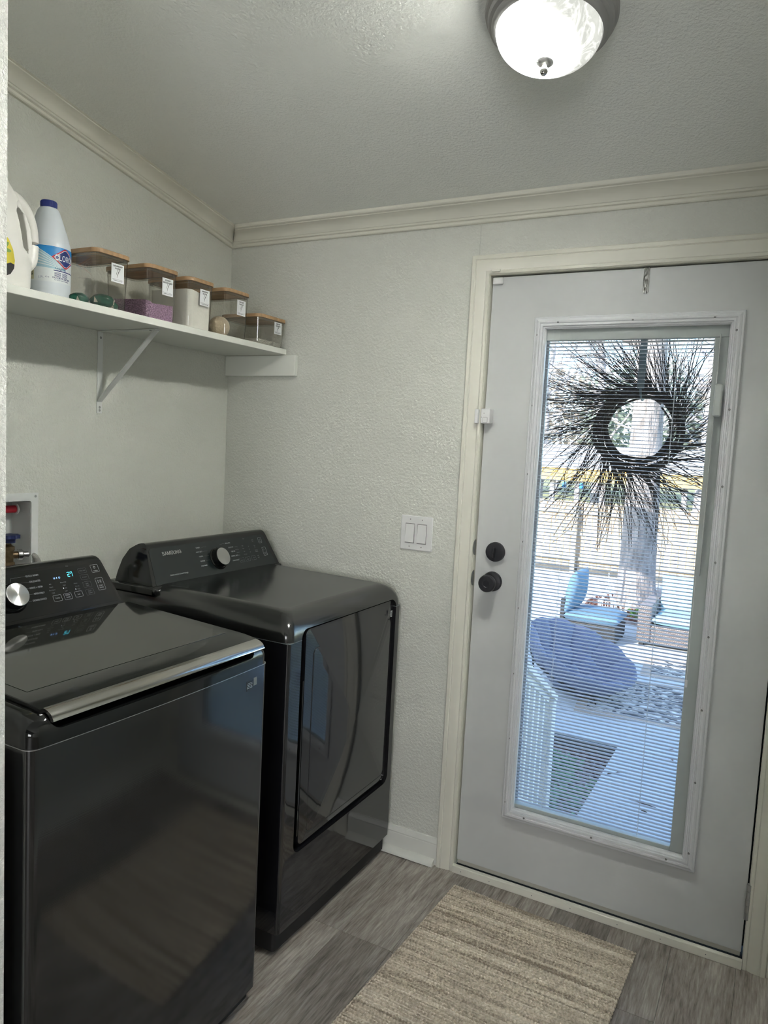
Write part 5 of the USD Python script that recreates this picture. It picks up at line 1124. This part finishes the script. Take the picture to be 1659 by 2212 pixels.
# woods behind
def bare_tree(x, y, h, seed, lean, label):
    q = np.random.default_rng(seed); t = thing('bare_tree', label, 'tree', (x, y, -1)); s = np.linspace(0, 1, 12)[:, None]
    r = h * .018; tp = np.array([x, y, -1.0]) + np.array([lean, 0, 1.0]) * h * s + q.normal(0, .05, (12, 3)) * s * 3
    part('trunk', tube(tp, np.linspace(r, r * .25, 12), 8), M['greybark'], t, smooth=60); br_ = []
    for k in range(34):
        i = q.integers(2, 12); a = q.uniform(0, 6.28); l = h * q.uniform(.12, .30); d = np.array([math.cos(a), math.sin(a) * .8, q.uniform(.3, 1.1)]); d /= np.linalg.norm(d)
        pth = tp[i] + d * l * np.linspace(0, 1, 6)[:, None] + q.normal(0, .05, (6, 3)); br_.append(tube(pth, np.linspace(r * .32, r * .06, 6), 5))
        for j in range(3):
            e = pth[q.integers(2, 6)]; d2 = d + q.normal(0, .6, 3); d2 /= np.linalg.norm(d2); br_.append(tube(e + d2 * l * .45 * np.linspace(0, 1, 4)[:, None], np.linspace(r * .12, r * .03, 4), 4))
    part('branches', cat(*br_), M['greybark'], t, kind='stuff')
side = ['leftmost', 'second from the left', 'third from the left', 'middle', 'fifth from the left', 'sixth from the left', 'seventh from the left', 'rightmost']
for k, (x, y, h) in enumerate(((-11.5, 31, 12), (-9.6, 33, 14), (-7.6, 30.5, 11), (-5.6, 33, 14), (-3.4, 31, 12), (-1.2, 34, 15), (1.2, 31, 12), (3.6, 33, 14))):
    bare_tree(x, y, h, 70 + k, .02 * ((k % 3) - 1), f'leafless grey tree behind the shed, {side[k]} of the bare trees')
def crown_tree(x, y, h, w, seed, mat, label, n=1500):
    q = np.random.default_rng(seed); t = thing('leafy_tree', label, 'tree', (x, y, -1)); u = q.normal(0, 1, (n, 3)); u /= np.linalg.norm(u, axis=1, keepdims=True)
    rr = q.uniform(.35, 1, n)[:, None] ** .5; P = np.array([x, y, -1 + h * .58]) + u * rr * (w, w * .7, h * .42) * (1 + .35 * (meshkit.fbm(u * 2.2 + seed, 3, seed)[:, None] - .5) * 2)
    part('foliage', quads(P, .24, q, .7), mat, t, kind='stuff', smooth=False)
    part('trunk', tube([(x, y, -1), (x + .1, y, -1 + h * .3), (x, y, -1 + h * .7)], [h * .02, h * .016, h * .008], 8), M['greybark'], t)
for k, (x, y, h, w, m, lab) in enumerate(((-16, 42, 9, 3.6, 'evergreen', 'dull evergreen tree in the woods, left of the others'), (-10.5, 44, 8, 3.6, 'winter', 'brown winter leaved tree between the evergreens at the left'), (-5.5, 43, 8.5, 3.4, 'evergreen', 'dull evergreen tree seen left of the big trunk inside the wreath'), (-.5, 45, 8, 3.6, 'winter', 'brown winter leaved tree behind the big trunk'), (4.8, 43, 8.5, 3.8, 'evergreen', 'dull evergreen tree at the right of the woods'))):
    crown_tree(x, y, h, w, 90 + k, M[m], lab)

# unseen umbrella left of the view, placed to shade the tree trunk
um = thing('patio_umbrella', 'unseen tan patio umbrella left of the armless chair, placed to shade the tree trunk', 'umbrella', (-1.68, 6.25, ZG))
ux, uy = -1.68, 6.25; cn = pbr('umbrella_canvas', (.45, .38, .28), .9)
part('pole', ccyl((ux, uy, ZG + .06), (0, 0, 1), .02, 3.25, 16), M['steel'], um)
part('base', ccyl((ux, uy, ZG), (0, 0, 1), .24, .06, 32, .01), M['matteblk'], um)
for k in range(8):
    a0, a1 = k * math.pi / 4, (k + 1) * math.pi / 4; p = lambda a, r, z: np.array([ux + r * math.cos(a), uy + r * math.sin(a), z])
    g_ = [p(a0, .03, 2.47), p(a1, .03, 2.47), p(a1, 1.06, 2.13), p((a0 + a1) / 2, .985, 2.135), p(a0, 1.06, 2.13)]
    part('canopy_panel', hull([q_ + (0, 0, d_) for q_ in g_ for d_ in (0, .004)]), cn, um, smooth=False)
    part('rib', tube([p(a0, .03, 2.46), p(a0, 1.05, 2.122)], .006, 6), M['steel'], um)

# litter on the walkway
q = np.random.default_rng(77)
for lab, a, b in (('thin bare twig lying across the walkway near its left edge', (1.06, 3.14), (1.15, 3.26)), ('longest thin bare twig lying slanted on the walkway', (1.28, 2.83), (1.53, 2.77)), ('short bare twig lying on the walkway close to the long twig', (1.38, 2.70), (1.45, 2.66))):
    a, b = np.array([*a, ZG + .004]), np.array([*b, ZG + .004]); t = np.linspace(0, 1, 8)[:, None]
    w_ = q.normal(0, .006, (8, 3)) * (1, 1, .2); solo('fallen_twig', tube(a + (b - a) * t + w_, np.linspace(.0045, .002, 8), 5), M['twig'], lab, 'twig', 'twigs on the walkway', smooth=60)
for lab, x, y in (('curled brown leaf on the patio where the walkway begins', 1.40, 3.93), ('brown leaf on the walkway at the patio joint', 1.45, 3.70), ('small brown leaf lying left of the mat corner', .40, 4.34)):
    P = quads(np.array([[x, y, ZG + .010]]), .030, q, .12, .55); solo('fallen_leaf', P, M['litter'], lab, 'leaf', 'single leaves on the concrete', smooth=False)
